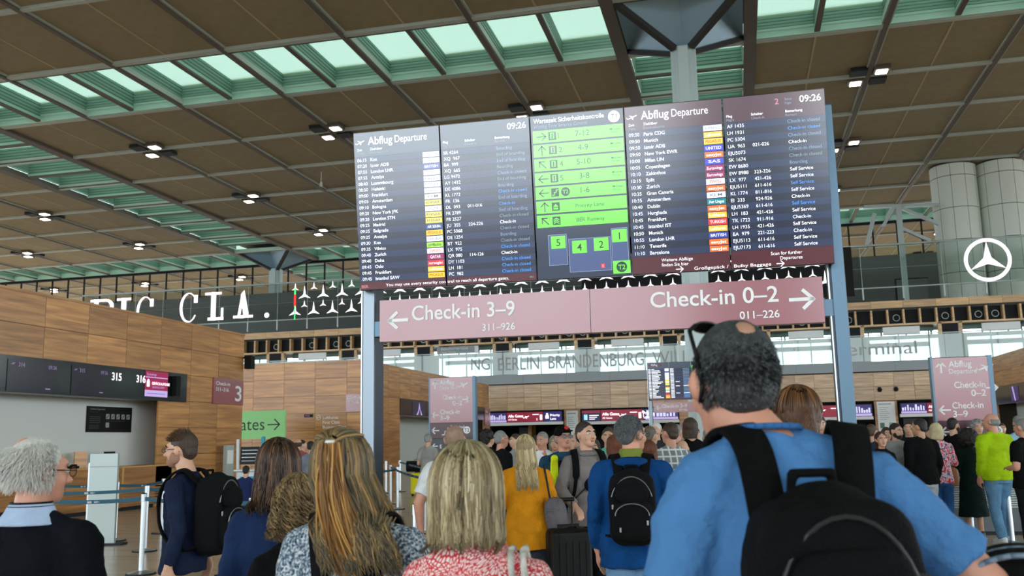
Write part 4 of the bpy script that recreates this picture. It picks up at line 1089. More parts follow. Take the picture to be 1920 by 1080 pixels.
for a, b, l in (('a', 'A', 'front teal belt left of the nearest post'), ('A', 'E', 'front teal belt passing behind the walking man'), ('b', 'B', 'teal belt from the left edge to the post behind the nearest one'), ('B', 'Q', 'teal belt behind the walking man’s chest'),
                ('d', 'C', 'rear teal belt left of the grey totem'), ('C', 'D', 'rear teal belt between the totem and the walking man'), ('D', 'c', 'rear teal belt right of the walking man'), ('Q', 'c', 'middle teal belt behind the black backpack'),
                ('g', 'H', 'teal belt crossing behind the left board post'), ('H', 'K', 'short teal belt right of the left board post'), ('K', 'f', 'long teal belt towards the yellow suitcase'), ('I', 'G', 'teal belt ending at the white-shirted man'), ('L', 'e', 'dark belt in front of the lime jacket'), ('N', 'L', 'dark belt behind the patterned blouse')):
    belt(a, b, l)
# grey totem, self-service kiosk, bins
tt = empty('totem', tuple(Vector((px_d(193, 900, 15.6).x, px_d(193, 900, 15.6).y, 0))), .18, label='tall pale grey totem panel beside the left barrier posts', cat='totem')
G().box((-.24, 0, .03), (.24, .06, 1.5), M_rail).out('panel', tt); G().box((-.24, -.005, 1.28), (.24, .0, 1.285), M_dark).out('groove', tt)
G().box((-.28, -.1, 0), (.4, .16, .03), M_dark).out('foot', tt); G().box((-.3, .07, .03), (-.24, .11, 1.35), M_steel).out('frame_post', tt)
def kiosk(px_, D, rz, label):
    p = px_d(px_, 850, D); t = empty('self_service_kiosk', (p.x, p.y, 0), rz, label=label, cat='kiosk')
    Mk2 = mat('kiosk_turquoise', (40, 170, 200), .4); Mw = mat('kiosk_white', (226, 232, 236), .4)
    g = G(); g.box((-.3, -.15, 0), (.3, .15, .95), Mw); g.out('cabinet', t, bevel=.03)
    G().box((-.35, -.28, .93), (.35, .12, .98), Mw).out('shelf', t, bevel=.02)
    G().bar((-.3, .16, .1), (-.3, -.02, 1.75), .07, .12, Mw).out('side_blade', t, bevel=.02)
    G().bar((.3, .16, .1), (.34, .0, 1.8), .08, .2, Mk2).out('side_blade', t, bevel=.02)
    g = G(); g.hexa([(-.24, .0, 1.1), (.24, .0, 1.1), (.24, .04, 1.1), (-.24, .04, 1.1), (-.24, .08, 1.55), (.24, .08, 1.55), (.24, .12, 1.55), (-.24, .12, 1.55)], M_dark); g.out('touchscreen', t)
    for k in range(4): G().box((-.2, -.0+.015*k, 1.18+.09*k), (.2, .0+.016*k, 1.2+.09*k), Mw).out('screen_line', t)
    G().box((-.2, -.16, .3), (.2, -.15, .8), Mk2).out('front_panel', t)
kiosk(468, 24, .35, 'white and turquoise self-service kiosk under the green sign')
# luggage
def suitcase(name, px_, D, rz, w, d, h, col, label, hard=True, handle=0):
    p = px_d(px_, 900, D); t = empty(name, (p.x, p.y, 0), rz, label=label, cat='suitcase')
    Ms = mat('case_'+str(col), tuple(int(v*.7) for v in col) if max(col) < 60 else col, .5, bump=.1, bscale=120, spec=.2)
    g = G().box((-w/2, -d/2, .06), (w/2, d/2, h), Ms); o = g.out('shell', t, bevel=.05); o.modifiers[0].segments = 4
    for k in range(-2, 3): G().box((k*w/6-.012, -d/2-.006, .14), (k*w/6+.012, d/2+.006, h-.1), Ms).out('rib', t)
    G().box((-w/2-.004, -.008, .1), (w/2+.004, .008, h-.02), M_black).out('zip_seam', t)
    for sx_ in (-1, 1):
        for sy_ in (-1, 1):
            G().tube((sx_*(w/2-.05)-.015, sy_*(d/2-.04), .035), (sx_*(w/2-.05)+.015, sy_*(d/2-.04), .035), .035, .035, M_black, 12).out('wheel', t)
            G().box((sx_*(w/2-.05)-.02, sy_*(d/2-.04)-.015, .04), (sx_*(w/2-.05)+.02, sy_*(d/2-.04)+.015, .08), M_dark).out('caster', t)
    g = G().bar((-.07, 0, h+.02), (.07, 0, h+.02), .03, .02, M_black).box((-.09, -.015, h-.01), (-.06, .015, h+.03), M_black).box((.06, -.015, h-.01), (.09, .015, h+.03), M_black); g.out('grip', t)
    if handle:
        g = G(); 
        for sx_ in (-1, 1): g.tube((sx_*.07, d/2-.03, h-.05), (sx_*.07, d/2-.03, h+handle), .009, .009, M_steel if col != (16, 16, 18) else M_dark, 8)
        g.tube((-.09, d/2-.03, h+handle), (.09, d/2-.03, h+handle), .017, .017, M_black, 10); g.out('telescopic_handle', t)
    return t
suitcase('suitcase', 432, 5.9, 1.2, .45, .27, .78, (42, 46, 50), 'dark grey hard-shell suitcase beside the walking man')
suitcase('suitcase', 1063, 7.62, .55, .34, .24, .88, (16, 16, 18), 'tall black suitcase with raised handle held by the grey hoodie man', handle=.22)
suitcase('suitcase', 1108, 8.6, .3, .4, .25, .72, (20, 20, 22), 'black suitcase standing behind the grey hoodie man’s suitcase')
suitcase('suitcase', 784, 27.5, .2, .42, .26, .68, (226, 216, 20), 'bright yellow suitcase beyond the barrier posts')
q = px_d(784, 900, 27.5); db = empty('duffel_bag', (q.x, q.y, .74), .2, label='dark duffel bag lying on top of the yellow suitcase', cat='bag')
G().tube((-.34, 0, .13), (.34, 0, .13), .16, .16, M_black, 16).out('body', db, smooth=False); G().bar((-.12, 0, .32), (.12, 0, .32), .03, .015, M_black).out('handle', db)

# ------------------------------------------------------------------ people
def cloth(name, c, rough=.85, **k):
    k.setdefault('noise', .22); k.setdefault('nscale', 6); k.setdefault('bump', .35); k.setdefault('bscale', 60); k.setdefault('spec', .12)
    if max(c) < 60: c = tuple(int(v*.62) for v in c)
    return mat('cloth_'+name, c, max(rough, .8), **k)
SKIN = mat('skin', (206, 160, 134), .5, noise=.1, nscale=9); SKIN2 = mat('skin_ruddy', (204, 146, 122), .5, noise=.12, nscale=9); SKIN3 = mat('skin_tan', (190, 142, 112), .5, noise=.1, nscale=9)
M_eye = mat('eye_white', (226, 222, 216), .3); M_iris = mat('iris', (46, 34, 28), .3); M_lip = mat('lip', (176, 104, 94), .5); M_lens = glass_mat('spectacle_lens', (.8, .84, .86)); M_shade = mat('sunglass_lens', (12, 12, 14), .08)

class Solid:
    def __init__(s): s.v = []; s.f = []
    def ell(s, c, r, rot=None, n=14, e=1.0):
        c = Vector(c); m = n*2; vs = []; o = len(s.v)
        R = Euler(rot).to_matrix() if rot else Matrix.Identity(3)
        sg = lambda a: math.copysign(abs(a)**e, a)
        for i in range(1, n):
            ph = PI*i/n
            for j in range(m):
                th = 2*PI*j/m
                p = Vector((r[0]*sg(math.sin(ph))*sg(math.cos(th)), r[1]*sg(math.sin(ph))*sg(math.sin(th)), r[2]*sg(math.cos(ph))))
                s.v.append(c+R@p)
        s.v.append(c+R@Vector((0, 0, r[2]))); s.v.append(c+R@Vector((0, 0, -r[2])))
        t, b = len(s.v)-2, len(s.v)-1
        for i in range(n-2):
            for j in range(m): s.f.append((o+i*m+j, o+(i+1)*m+j, o+(i+1)*m+(j+1) % m, o+i*m+(j+1) % m))
        for j in range(m): s.f.append((t, o+j, o+(j+1) % m)); s.f.append((b, o+(n-2)*m+(j+1) % m, o+(n-2)*m+j))
        return s
    def rings(s, R, n=22, flatend=True):
        """R: list of (centre, u-vector, v-vector) ellipses"""
        o = len(s.v)
        for c, u, v in R:
            c, u, v = Vector(c), Vector(u), Vector(v)
            for k in range(n):
                t = 2*PI*k/n; s.v.append(c+u*math.cos(t)+v*math.sin(t))
        m = len(R)
        for i in range(m-1):
            for k in range(n): s.f.append((o+i*n+k, o+i*n+(k+1) % n, o+(i+1)*n+(k+1) % n, o+(i+1)*n+k))
        s.f.append(tuple(o+k for k in range(n-1, -1, -1))); s.f.append(tuple(o+(m-1)*n+k for k in range(n)))
        return s
    def torso(s, L, n=26):
        return s.rings([((x, y, z), (rx, 0, 0), (0, ry, 0)) for z, rx, ry, x, y in L], n)
    def limb(s, pts, rad, n=16, round_=True, flat=1.0):
        pts = [Vector(p) for p in pts]
        for i, (p, q) in enumerate(zip(pts, pts[1:])):
            d = (q-p).normalized(); a = d.orthogonal().normalized()
            a = (Vector((1, 0, 0))-d*d.x); a = a.normalized() if a.length > .1 else Vector((0, 1, 0)); b = d.cross(a)
            s.rings([(p, a*rad[i], b*rad[i]*flat), (p.lerp(q, .35), a*(rad[i]*.65+rad[i+1]*.35)*1.02, b*(rad[i]*.65+rad[i+1]*.35)*1.04*flat), (q, a*rad[i+1], b*rad[i+1]*flat)], n)
            if i: s.ell(p, (rad[i],)*3, n=8)
        if round_:
            s.ell(pts[0], (rad[0],)*3, n=8); s.ell(pts[-1], (rad[-1],)*3, n=8)
        return s
    def rbox(s, c, r, rot=None, e=.35, n=14): return s.ell(c, r, rot, n, e)
    def out(s, name, m, parent, vox=.014, smooth=4, disp=0, dsize=.12, remesh=True):
        me = bpy.data.meshes.new(name); me.from_pydata([tuple(v) for v in s.v], [], s.f); me.materials.append(m); me.update()
        me.polygons.foreach_set('use_smooth', [True]*len(me.polygons))
        o = bpy.data.objects.new(name, me); COL.objects.link(o)
        if parent: o.parent = parent
        if remesh:
            r = o.modifiers.new('r', 'REMESH'); r.mode = 'VOXEL'; r.voxel_size = vox; r.use_smooth_shade = True
            if smooth: q = o.modifiers.new('s', 'SMOOTH'); q.iterations = smooth; q.factor = .5
        if disp:
            d = o.modifiers.new('d', 'DISPLACE'); d.texture = fold_tex(dsize); d.strength = disp; d.mid_level = .5; d.texture_coords = 'LOCAL'
        return o
_ft = {}
def fold_tex(sz):
    if sz not in _ft:
        t = bpy.data.textures.new('folds', 'CLOUDS'); t.noise_scale = sz; t.noise_depth = 2; _ft[sz] = t
    return _ft[sz]

def hair_mat(name, c1, c2, c3=None):
    """Tone varies from lock to lock through a per-strand attribute."""
    n = 'hair_'+name
    if n in _M: return _M[n]
    m = bpy.data.materials.new(n); m.use_nodes = True; nt = m.node_tree; b = nt.nodes['Principled BSDF']
    at = nt.nodes.new('ShaderNodeAttribute'); at.attribute_name = 'tone'
    r = nt.nodes.new('ShaderNodeValToRGB'); e = r.color_ramp.elements
    e[0].color = (*lin(c1), 1); e[1].color = (*lin(c2), 1)
    if c3: q = e.new(.55); q.color = (*lin(c3), 1)
    nt.links.new(at.outputs['Fac'], r.inputs[0]); nt.links.new(r.outputs[0], b.inputs['Base Color'])
    b.inputs['Roughness'].default_value = .42; b.inputs['Specular IOR Level'].default_value = .35
    _M[n] = m
    return m
def strands(name, paths, m, parent, w=.0022, tones=None):
    """paths: list of point lists; thin three-sided locks that taper to the tip, one mesh"""
    V = []; F = []; T = []
    for pi_, P in enumerate(paths):
        tone = tones[pi_] if tones else random.random(); n = len(P); o = len(V)
        for i, p in enumerate(P):
            d = (P[min(i+1, n-1)]-P[max(i-1, 0)])
            if d.length < 1e-6: d = Vector((0, 0, -1))
            d.normalize(); a = d.orthogonal().normalized(); b = d.cross(a); ww = w*(1-.75*(i/(n-1))**3)
            for k in range(3): t = 2*PI*k/3; V.append(p+a*math.cos(t)*ww+b*math.sin(t)*ww); T.append(tone)
        for i in range(n-1):
            for k in range(3): F.append((o+3*i+k, o+3*i+(k+1) % 3, o+3*i+3+(k+1) % 3, o+3*i+3+k))
    me = bpy.data.meshes.new(name); me.from_pydata([tuple(v) for v in V], [], F); me.materials.append(m)
    at = me.attributes.new('tone', 'FLOAT', 'POINT'); at.data.foreach_set('value', T)
    me.polygons.foreach_set('use_smooth', [True]*len(me.polygons)); me.update()
    o = bpy.data.objects.new(name, me); COL.objects.link(o); o.parent = parent; o['kind'] = 'stuff'
    return o
def hair_base(sol, m, parent, vox, tone=.3, smooth=5, disp=.006):
    o = sol.out('hair', m, parent, vox, smooth, disp, .03); return o
def flow_hair(parent, m, n, length, spread=1.0, drift=(0, 0), wave=0.0, front=.9, part=(0, -.01), hc=(0, -.01, 1.65), back=-.13, seed=1, taper=.9, curl=0, w=.0026, seg=13, lay=1.0, vol=1.0):
    """Long or bobbed hair falling from the crown over the skull, then down the neck and back."""
    rr = random.Random(seed); paths = []; tones = []
    R = (.088*vol, .106*vol, .104*vol); hc = Vector(hc)
    for k in range(n):
        a = rr.uniform(front, 2*PI-front)           # azimuth, 0 = face
        clump = math.sin(a*9+seed)+.5*math.sin(a*23+seed*2)
        L = length*(1-.12*rr.random()-.05*clump)*(1-.25*max(0, math.cos(a))**2); off = rr.uniform(-.012, .004)
        ph0 = rr.uniform(.0, .7) if rr.random() < .6 else rr.uniform(.7, 1.7); P = []
        s_ = 0; ph = ph0; pos = None; px_, py_ = rr.uniform(0, 6), rr.uniform(0, 6)
        ds = (L+max(0, 1.62-ph0)*.1)/seg
        ex = math.sin(a); ey = math.cos(a)
        while len(P) < seg:
            if ph < 1.62:
                r_ = 1+off*4
                pos = hc+Vector((ex*R[0]*math.sin(ph)*r_+part[0]*math.cos(ph), ey*R[1]*math.sin(ph)*r_+part[1]*math.cos(ph), R[2]*math.cos(ph)*r_))
                ph += ds/.1
            else:
                f = min(1, s_/max(L, .01)); s_ += ds
                rx = R[0]*(1+off*4)*(1+(spread-1)*f)*(1-(1-taper)*f); ry = R[1]*(1+off*4)*(1+(spread*.6-.6)*f)
                x = hc.x+ex*rx+drift[0]*f; y = hc.y+ey*ry+drift[1]*f
                z = hc.z-.005-s_
                y = min(y, hc.y+.08) if z > 1.5 else y
                if z < 1.47: y = min(y, back+rr.uniform(-.03, .0)*lay) if ey < .35 else max(y, .09)
                pos = Vector((x, y, z))
            q = len(P)/seg
            wv = wave*q
            P.append(pos+Vector((math.sin(q*9+px_+clump)*wv, math.cos(q*8+py_)*wv*.6, 0))+(Vector((math.cos(q*34+px_), math.sin(q*34+px_), 0))*curl*min(1, q*2) if curl else Vector()))
        paths.append(P); tones.append(min(1, max(0, .5+.28*clump*.7+rr.uniform(-.3, .3))))
    return strands('hair_strands', paths, m, parent, w, tones)
def short_hair(parent, m, n, zone, ln=.018, seed=3, w=.0012, R=(.081, .098, .097), hc=(0, -.012, 1.652), sweep=(0, -.4, -.6)):
    rr = random.Random(seed); paths = []; sw = Vector(sweep)
    hc = Vector(hc)
    for k in range(n*3):
        z = rr.uniform(-.85, 1); a = rr.uniform(0, 2*PI); q = math.sqrt(1-z*z)
        d = Vector((q*math.sin(a), q*math.cos(a), z))
        if not zone(d): continue
        p = hc+Vector((d.x*R[0], d.y*R[1], d.z*R[2])); g = (d*.55+sw+Vector((rr.uniform(-.3, .3), rr.uniform(-.3, .3), rr.uniform(-.3, .3)))).normalized()
        L = ln*rr.uniform(.6, 1.2); paths.append([p-d*.003, p+g*L*.5+d*L*.25, p+g*L+d*L*.15])
        if len(paths) >= n: break
    return strands('hair_strands', paths, m, parent, w)

HANDS = {}
def hand(S, wrist, dirv, palm_n, side, s=1.0, curl=.5, spread=1.0):
    """Palm and five separate jointed fingers, thumb leaving the side of the palm."""
    wrist = Vector(wrist); d = Vector(dirv).normalized(); n = Vector(palm_n); n = (n-d*n.dot(d)).normalized(); t = d.cross(n)*side
    pc = wrist+d*.05*s
    a = t
    S.rings([(wrist-d*.01*s, a*.026*s, n*.019*s), (wrist+d*.03*s, a*.036*s, n*.017*s), (wrist+d*.075*s, a*.042*s, n*.015*s), (wrist+d*.095*s, a*.04*s, n*.012*s)], 14)
    for k, (off, L) in enumerate(((-.030, .072), (-.010, .08), (.010, .074), (.029, .058))):
        p = wrist+d*.09*s+a*off*s; cur = curl*(1+.12*k); pts = [p]; v = d+a*off*1.5*spread; v.normalize()
        for j, fr in enumerate((.45, .3, .25)):
            v = (v*math.cos(cur*.75)+n*math.sin(cur*.75)).normalized(); p = p+v*L*fr*s*1.1; pts.append(p)
        S.limb(pts, [.0092*s, .0086*s, .0078*s, .0068*s], 8)
    p = wrist+d*.03*s-a*.034*s; v = (d*.75-a*.55+n*.45).normalized(); q = p+v*.036*s; v2 = (d*.9-a*.1+n*(.3+curl*.3)).normalized(); r = q+v2*.03*s
    S.limb([wrist+d*.012*s-a*.02*s, p, q, r], [.016*s, .0135*s, .0105*s, .009*s], 8)

ARM = {'down': ((.218, -.03, 1.12), (.235, .05, .89), (0, .25, -1)), 'fwd': ((.23, .0, 1.13), (.17, .23, 1.12), (-.3, 1, .0)), 'up': ((.24, .08, 1.15), (.12, .2, 1.38), (-.3, .1, 1)),
       'hip': ((.33, -.10, 1.17), (.26, .06, 1.05), (-.5, .6, -.2)), 'hold': ((.225, -.02, 1.11), (.12, .17, 1.1), (-.8, .4, 0)), 'back': ((.23, -.1, 1.13), (.26, -.1, .9), (0, -.1, -1))}
NP = [0]
def person(px_, top, D, face, label, shirt, trousers, hair='short', hcol=((60, 42, 30), (96, 70, 50)), skin=None, sex='m', head=(0, 0, 0), hoff=(0, 0), arms=('down', 'down'), sleeve='long', shoes=(40, 36, 34),
           glasses=None, vox=.02, lean=0, build=1.0, height=None, step=0, beard=None, group=None, extra=None, bend=0, skirt=False, hands=False, foldk=1.0, name='person', dx=0, loc=None):
    """face: heading in degrees; 0 looks along the camera's view, 90 to the photo's left, -90 right, 180 towards the camera."""
    skin = skin or SKIN
    p = px_d(px_, top, D); h = height or p.z
    if loc: p = Vector(loc)
    s = h/1.75; rz = -YAW + math.radians(face) if False else math.radians(face)-YAW
    t = empty(name, (p.x, p.y, 0), rz, label=label, cat='person', group=group); t.scale = (s, s, s)
    f = sex == 'f'; b = build*(.9 if f else 1.0); NP[0] += 1
    hx, hy = hoff[:2]; hz = hoff[2] if len(hoff) > 2 else -.012; near = vox < .0125
    # head transform: everything of the head is built upright and turned through the neck
    hp = empty('head', (0, 0, 0)) if False else None
    Mh = Matrix.Translation((hx, hy-.01+bend*.22, 1.5-bend*.12+hz)) @ Euler((math.radians(head[1]), math.radians(head[2]), math.radians(head[0])), 'XYZ').to_matrix().to_4x4() @ Matrix.Translation((0, .01, -1.5))
    def H(S):   # move a head solid
        S.v = [Mh@Vector(v) for v in S.v]; return S
    # --- body: one continuous surface
    body = Solid(); hd = Solid()
    hd.ell((0, -.012, 1.652), (.075, .094, .093)).ell((0, .03, 1.61), (.062, .066, .085)).ell((0, .05, 1.562), (.047, .046, .042)).ell((0, .075, 1.54), (.022, .02, .018))
    hd.ell((0, .076, 1.667), (.05, .02, .016)).limb([(0, .094, 1.648), (0, .117, 1.603)], [.008, .0135], 10).ell((.012, .105, 1.598), (.008, .008, .007)).ell((-.012, .105, 1.598), (.008, .008, .007))
    for q in (-1, 1):
        hd.ell((q*.081, -.008, 1.622), (.010, .019, .031), (0, q*.15, -q*.35)).ell((q*.043, .062, 1.605), (.02, .022, .026))
    H(hd); body.v += hd.v; body.f += hd.f
    nb = Mh@Vector((0, -.012, 1.57)); body.limb([(hx*.35, -.02+bend*.08, 1.43), nb], [.062 if not f else .052, .054 if not f else .046], 16)
    yb = bend*.16
    T = [(.84, .14, .1, 0, 0), (.92, .165*b, .115*b, 0, -.01), (1.02, .15*b, .1*b, 0, yb*.1), (1.12, (.132 if f else .142)*b, .095*b, 0, yb*.25), (1.25, .152*b, .105*b, 0, yb*.5), (1.35, .155*b, .098*b, 0, yb*.8), (1.40, .13*b, .078*b, 0, yb), (1.45, .07, .055, hx*.3, yb)]
    body.torso(T)
    shz = 1.375; shx = (.142 if f else .162)*build
    A = []
    for q, kind in ((-1, arms[0]), (1, arms[1])):
        e, w_, dv = ARM[kind] if isinstance(kind, str) else kind
        e = Vector((e[0]*q*(.94 if f else 1)*build**.5, e[1]+yb*.8, e[2])); w_ = Vector((w_[0]*q, w_[1]+yb*.8, w_[2])); dv = Vector((dv[0]*q, dv[1], dv[2])); sh = Vector((shx*q, -.01+yb, shz))
        A.append((q, sh, e, w_, dv, kind))
        k = .88 if f else 1
        body.limb([(hx*.4+q*.03, yb-.015, 1.44), sh], [.045, .045], 12); body.limb([sh, e, w_], [.05*k*b, .04*k*b, .027*k], 14)
        if hands or near: hand(body, w_, dv, Vector((-q, .15, 0)) if abs(dv.z) > .6 else Vector((0, 0, -1)), q if abs(dv.z) > .6 else q, 1.0 if not f else .9, .45)
        else: hand(body, w_, dv, Vector((-q, .15, 0)) if abs(dv.z) > .6 else Vector((0, 0, -1)), q, 1.1, .35)
    Lg = []
    for q in (-1, 1):
        st = step*q; hip = Vector((q*.085, 0, .88)); kn = Vector((q*.09, .5*max(st, st*.3)+.01, .48)); an = Vector((q*.095, st, .085+(.05 if st < -.1 else 0)))
        Lg.append((q, hip, kn, an)); body.limb([hip, kn, an], [.085*b, .055, .04], 14)
    body.out('body', skin, t, vox, 3)
    # --- clothes
    fs = foldk*(.026 if near else .024)
    mS = shirt if not isinstance(shirt, tuple) else cloth('s%d%d%d' % shirt, shirt)
    mT = trousers if not isinstance(trousers, tuple) else cloth('t%d%d%d' % trousers, trousers)
    sh_ = Solid(); g_ = .018
    hem = .84 if not extra or 'hem' not in extra else extra['hem']
    wt = [(hem, .172*b+g_*1.2, .125*b+g_, 0, -.005), (.92, .172*b+g_, .122*b+g_, 0, -.005), (1.02, .158*b+g_, .108*b+g_, 0, yb*.1), (1.12, (.142 if f else .152)*b+g_, .102*b+g_, 0, yb*.25), (1.25, .16*b+g_, .112*b+g_, 0, yb*.5), (1.34, .16*b+g_, .105*b+g_, 0, yb*.8), (1.395, .13*b+g_, .082*b+g_, 0, yb-.004), (1.44, .08*b+g_, .058+g_, hx*.3, yb-.01), (1.485, .056+g_*.5, .052+g_*.5, hx*.45, yb-.012)]
    sh_.torso(wt)
    for q, s0, e, w_, dv, kind in A:
        k = .9 if f else 1
        sh_.ell(s0, ((.06*k*b)+.006,)*3, n=10); sh_.limb([(hx*.4+q*.04, yb-.018, 1.445), s0+Vector((-q*.01, 0, .012))], [.052, .05*k*b+.004], 12)
        if sleeve == 'long': sh_.limb([s0, e, e.lerp(w_, .94)], [.062*k*b+.004, .053*k*b, .041*k], 14, False)
        elif sleeve == 'short': sh_.limb([s0, s0.lerp(e, .75)], [.064*k*b+.006, .064*k*b], 16, False)
    if extra and 'collar' in extra:
        pass
    sh_.out('shirt', mS, t, vox, 3, fs, .1)
    if skirt:
        Solid().torso([(.35, .24, .2, 0, 0), (.7, .2, .16, 0, 0), (.95, .17, .125, 0, 0)]).out('skirt', mT, t, vox, 3, fs, .1)
    else:
        tr_ = Solid().torso([(.80, .165*b, .118*b, 0, 0), (.9, .172*b, .12*b, 0, -.01), (.97, .165*b, .115*b, 0, 0)])
        for q, hip, kn, an in Lg: tr_.limb([hip, kn, an+Vector((0, 0, .0))], [.098*b, .073, .06], 16, False)
        tr_.out('trousers', mT, t, vox, 3, fs*.8, .09)
    mShoe = mat('shoe_%d%d%d' % shoes, shoes, .5)
    for q, hip, kn, an in Lg:
        Solid().ell((an.x, an.y+.05, an.z-.045), (.045, .135, .04), e=.7).ell((an.x, an.y-.02, an.z-.015), (.045, .055, .055)).out('shoe', mShoe, t, min(vox, .015), 2)
        g = G().box((an.x-.045, an.y-.09, an.z-.085), (an.x+.045, an.y+.18, an.z-.065), mat('sole_pale', (200, 198, 194), .6)); g.out('sole', t, bevel=.008)
    # --- face details
    def hb(name, sol, m, **k): return H(sol).out(name, m, t, remesh=False, **k)
    for q in (-1, 1):
        hb('eye', Solid().ell((q*.031, .083, 1.637), (.0125, .012, .008), n=8), M_eye); hb('iris', Solid().ell((q*.031, .0925, 1.637), (.0052, .0035, .0055), n=6), M_iris)
        hb('eyebrow', Solid().limb([(q*.016, .0955, 1.657), (q*.034, .093, 1.663), (q*.05, .08, 1.656)], [.004, .0042, .0025], 6), mat('brow_%d' % (hcol[0][0]), tuple(int(v*.8) for v in hcol[0]), .8))
    hb('lips', Solid().ell((0, .093, 1.575), (.021, .01, .0045), n=8).ell((0, .092, 1.568), (.018, .01, .005), n=8), M_lip)
    if beard:
        Solid_ = H(Solid().ell((0, .052, 1.558), (.051, .05, .042)).ell((-.05, .02, 1.585), (.02, .04, .045)).ell((.05, .02, 1.585), (.02, .04, .045)).ell((0, .1, 1.583), (.024, .008, .005)))
        Solid_.out('beard', mat('beard_%d' % beard[0], beard, .9, bump=.5, bscale=200), t, min(vox, .012), 2, .004, .02)
    # --- hair
    hair_mat('%d_%d' % (hcol[0][0]*7+hcol[0][2], hcol[1][0]*7+hcol[1][2]), *hcol)
    lo, hi = hcol[0], hcol[1]; mx_ = tuple(int(a*.62+b_*.38) for a, b_ in zip(lo, hi))
    mH = mat('hairbase_%d_%d_%d' % mx_, mx_, .55, col2=tuple(int(a*.85+b_*.1) for a, b_ in zip(lo, hi)), nscale=9, stretch=(9, 9, 1), bump=.5, bscale=30)
    B_ = lambda: Solid()
    hv = min(vox, .012)
    if hair in ('short', 'shortn', 'bald_spot'):
        k = 1.0 if hair != 'bald_spot' else 1.0
        S_ = B_().ell((0, -.02, 1.669), (.0795, .0925, .0875)).ell((0, -.056, 1.618), (.066, .05, .058)).ell((.055, -.036, 1.648), (.02, .036, .034)).ell((-.055, -.036, 1.648), (.02, .036, .034))
        H(S_).out('hair', mH, t, hv, 3, .004, .025)
    elif hair == 'ring':      # balding: sides and back only
        S_ = B_().ell((0, -.045, 1.625), (.081, .072, .06)).ell((.066, -.025, 1.63), (.018, .05, .045)).ell((-.066, -.025, 1.63), (.018, .05, .045))
        H(S_).out('hair', mH, t, hv, 3, .008, .025)
    elif hair == 'curly':
        S_ = B_().ell((0, -.035, 1.668), (.105, .11, .1)).ell((0, -.075, 1.6), (.085, .06, .075))
        H(S_).out('hair', mH, t, hv, 1, .05, .03)
    elif hair == 'afro':
        H(B_().ell((0, -.05, 1.64), (.155, .15, .16))).out('hair', mH, t, hv, 1, .06, .03)
    elif hair == 'bob':
        S_ = B_().ell((0, -.028, 1.66), (.094, .105, .1)).torso([(1.5, .085, .05, 0, -.055), (1.56, .1, .065, 0, -.045), (1.62, .1, .08, 0, -.035), (1.68, .08, .07, 0, -.03)])
        H(S_).out('hair', mH, t, hv, 4, .01, .03)
    elif hair == 'long':
        S_ = B_().ell((0, -.028, 1.662), (.088, .1, .096)).torso([(1.34, .075, .03, 0, -.105), (1.45, .085, .035, 0, -.095), (1.53, .085, .05, 0, -.06), (1.6, .09, .07, 0, -.04), (1.66, .08, .07, 0, -.03)])
        H(S_).out('hair', mH, t, hv, 4, .012, .03)
    elif hair == 'pony':
        S_ = B_().ell((0, -.024, 1.664), (.084, .096, .093)).ell((0, -.06, 1.61), (.066, .05, .05)).limb([(0, -.12, 1.64), (0, -.15, 1.56), (0, -.14, 1.42)], [.028, .032, .014])
        H(S_).out('hair', mH, t, hv, 3, .008, .03)
    if glasses:
        gm_ = mat('spectacle_frame', (24, 22, 24), .3)
        g = G()
        for q in (-1, 1):
            n = 16
            for k in range(n):
                a0, a1 = 2*PI*k/n, 2*PI*(k+1)/n
                g.tube(Mh@Vector((q*.033+.025*math.cos(a0), .108, 1.635+.018*math.sin(a0))), Mh@Vector((q*.033+.025*math.cos(a1), .108, 1.635+.018*math.sin(a1))), .0016, .0016, gm_, 5)
            g.tube(Mh@Vector((q*.057, .108, 1.64)), Mh@Vector((q*.084, .0, 1.638)), .002, .002, gm_, 5)
            g.tube(Mh@Vector((q*.084, .0, 1.638)), Mh@Vector((q*.08, -.03, 1.618)), .002, .0018, gm_, 5)
        g.tube(Mh@Vector((-.008, .109, 1.64)), Mh@Vector((.008, .109, 1.64)), .0016, .0016, gm_, 5)
        g.out('spectacle_frame', t)
        g = G()
        for q in (-1, 1):
            g.add([Mh@Vector((q*.033+.024*math.cos(2*PI*k/14), .108, 1.635+.017*math.sin(2*PI*k/14))) for k in range(14)], [tuple(range(14))], M_shade if glasses == 'sun' else M_lens)
        g.out('lens', t)
    t['H'] = 0; del t['H']
    return t, Mh, s

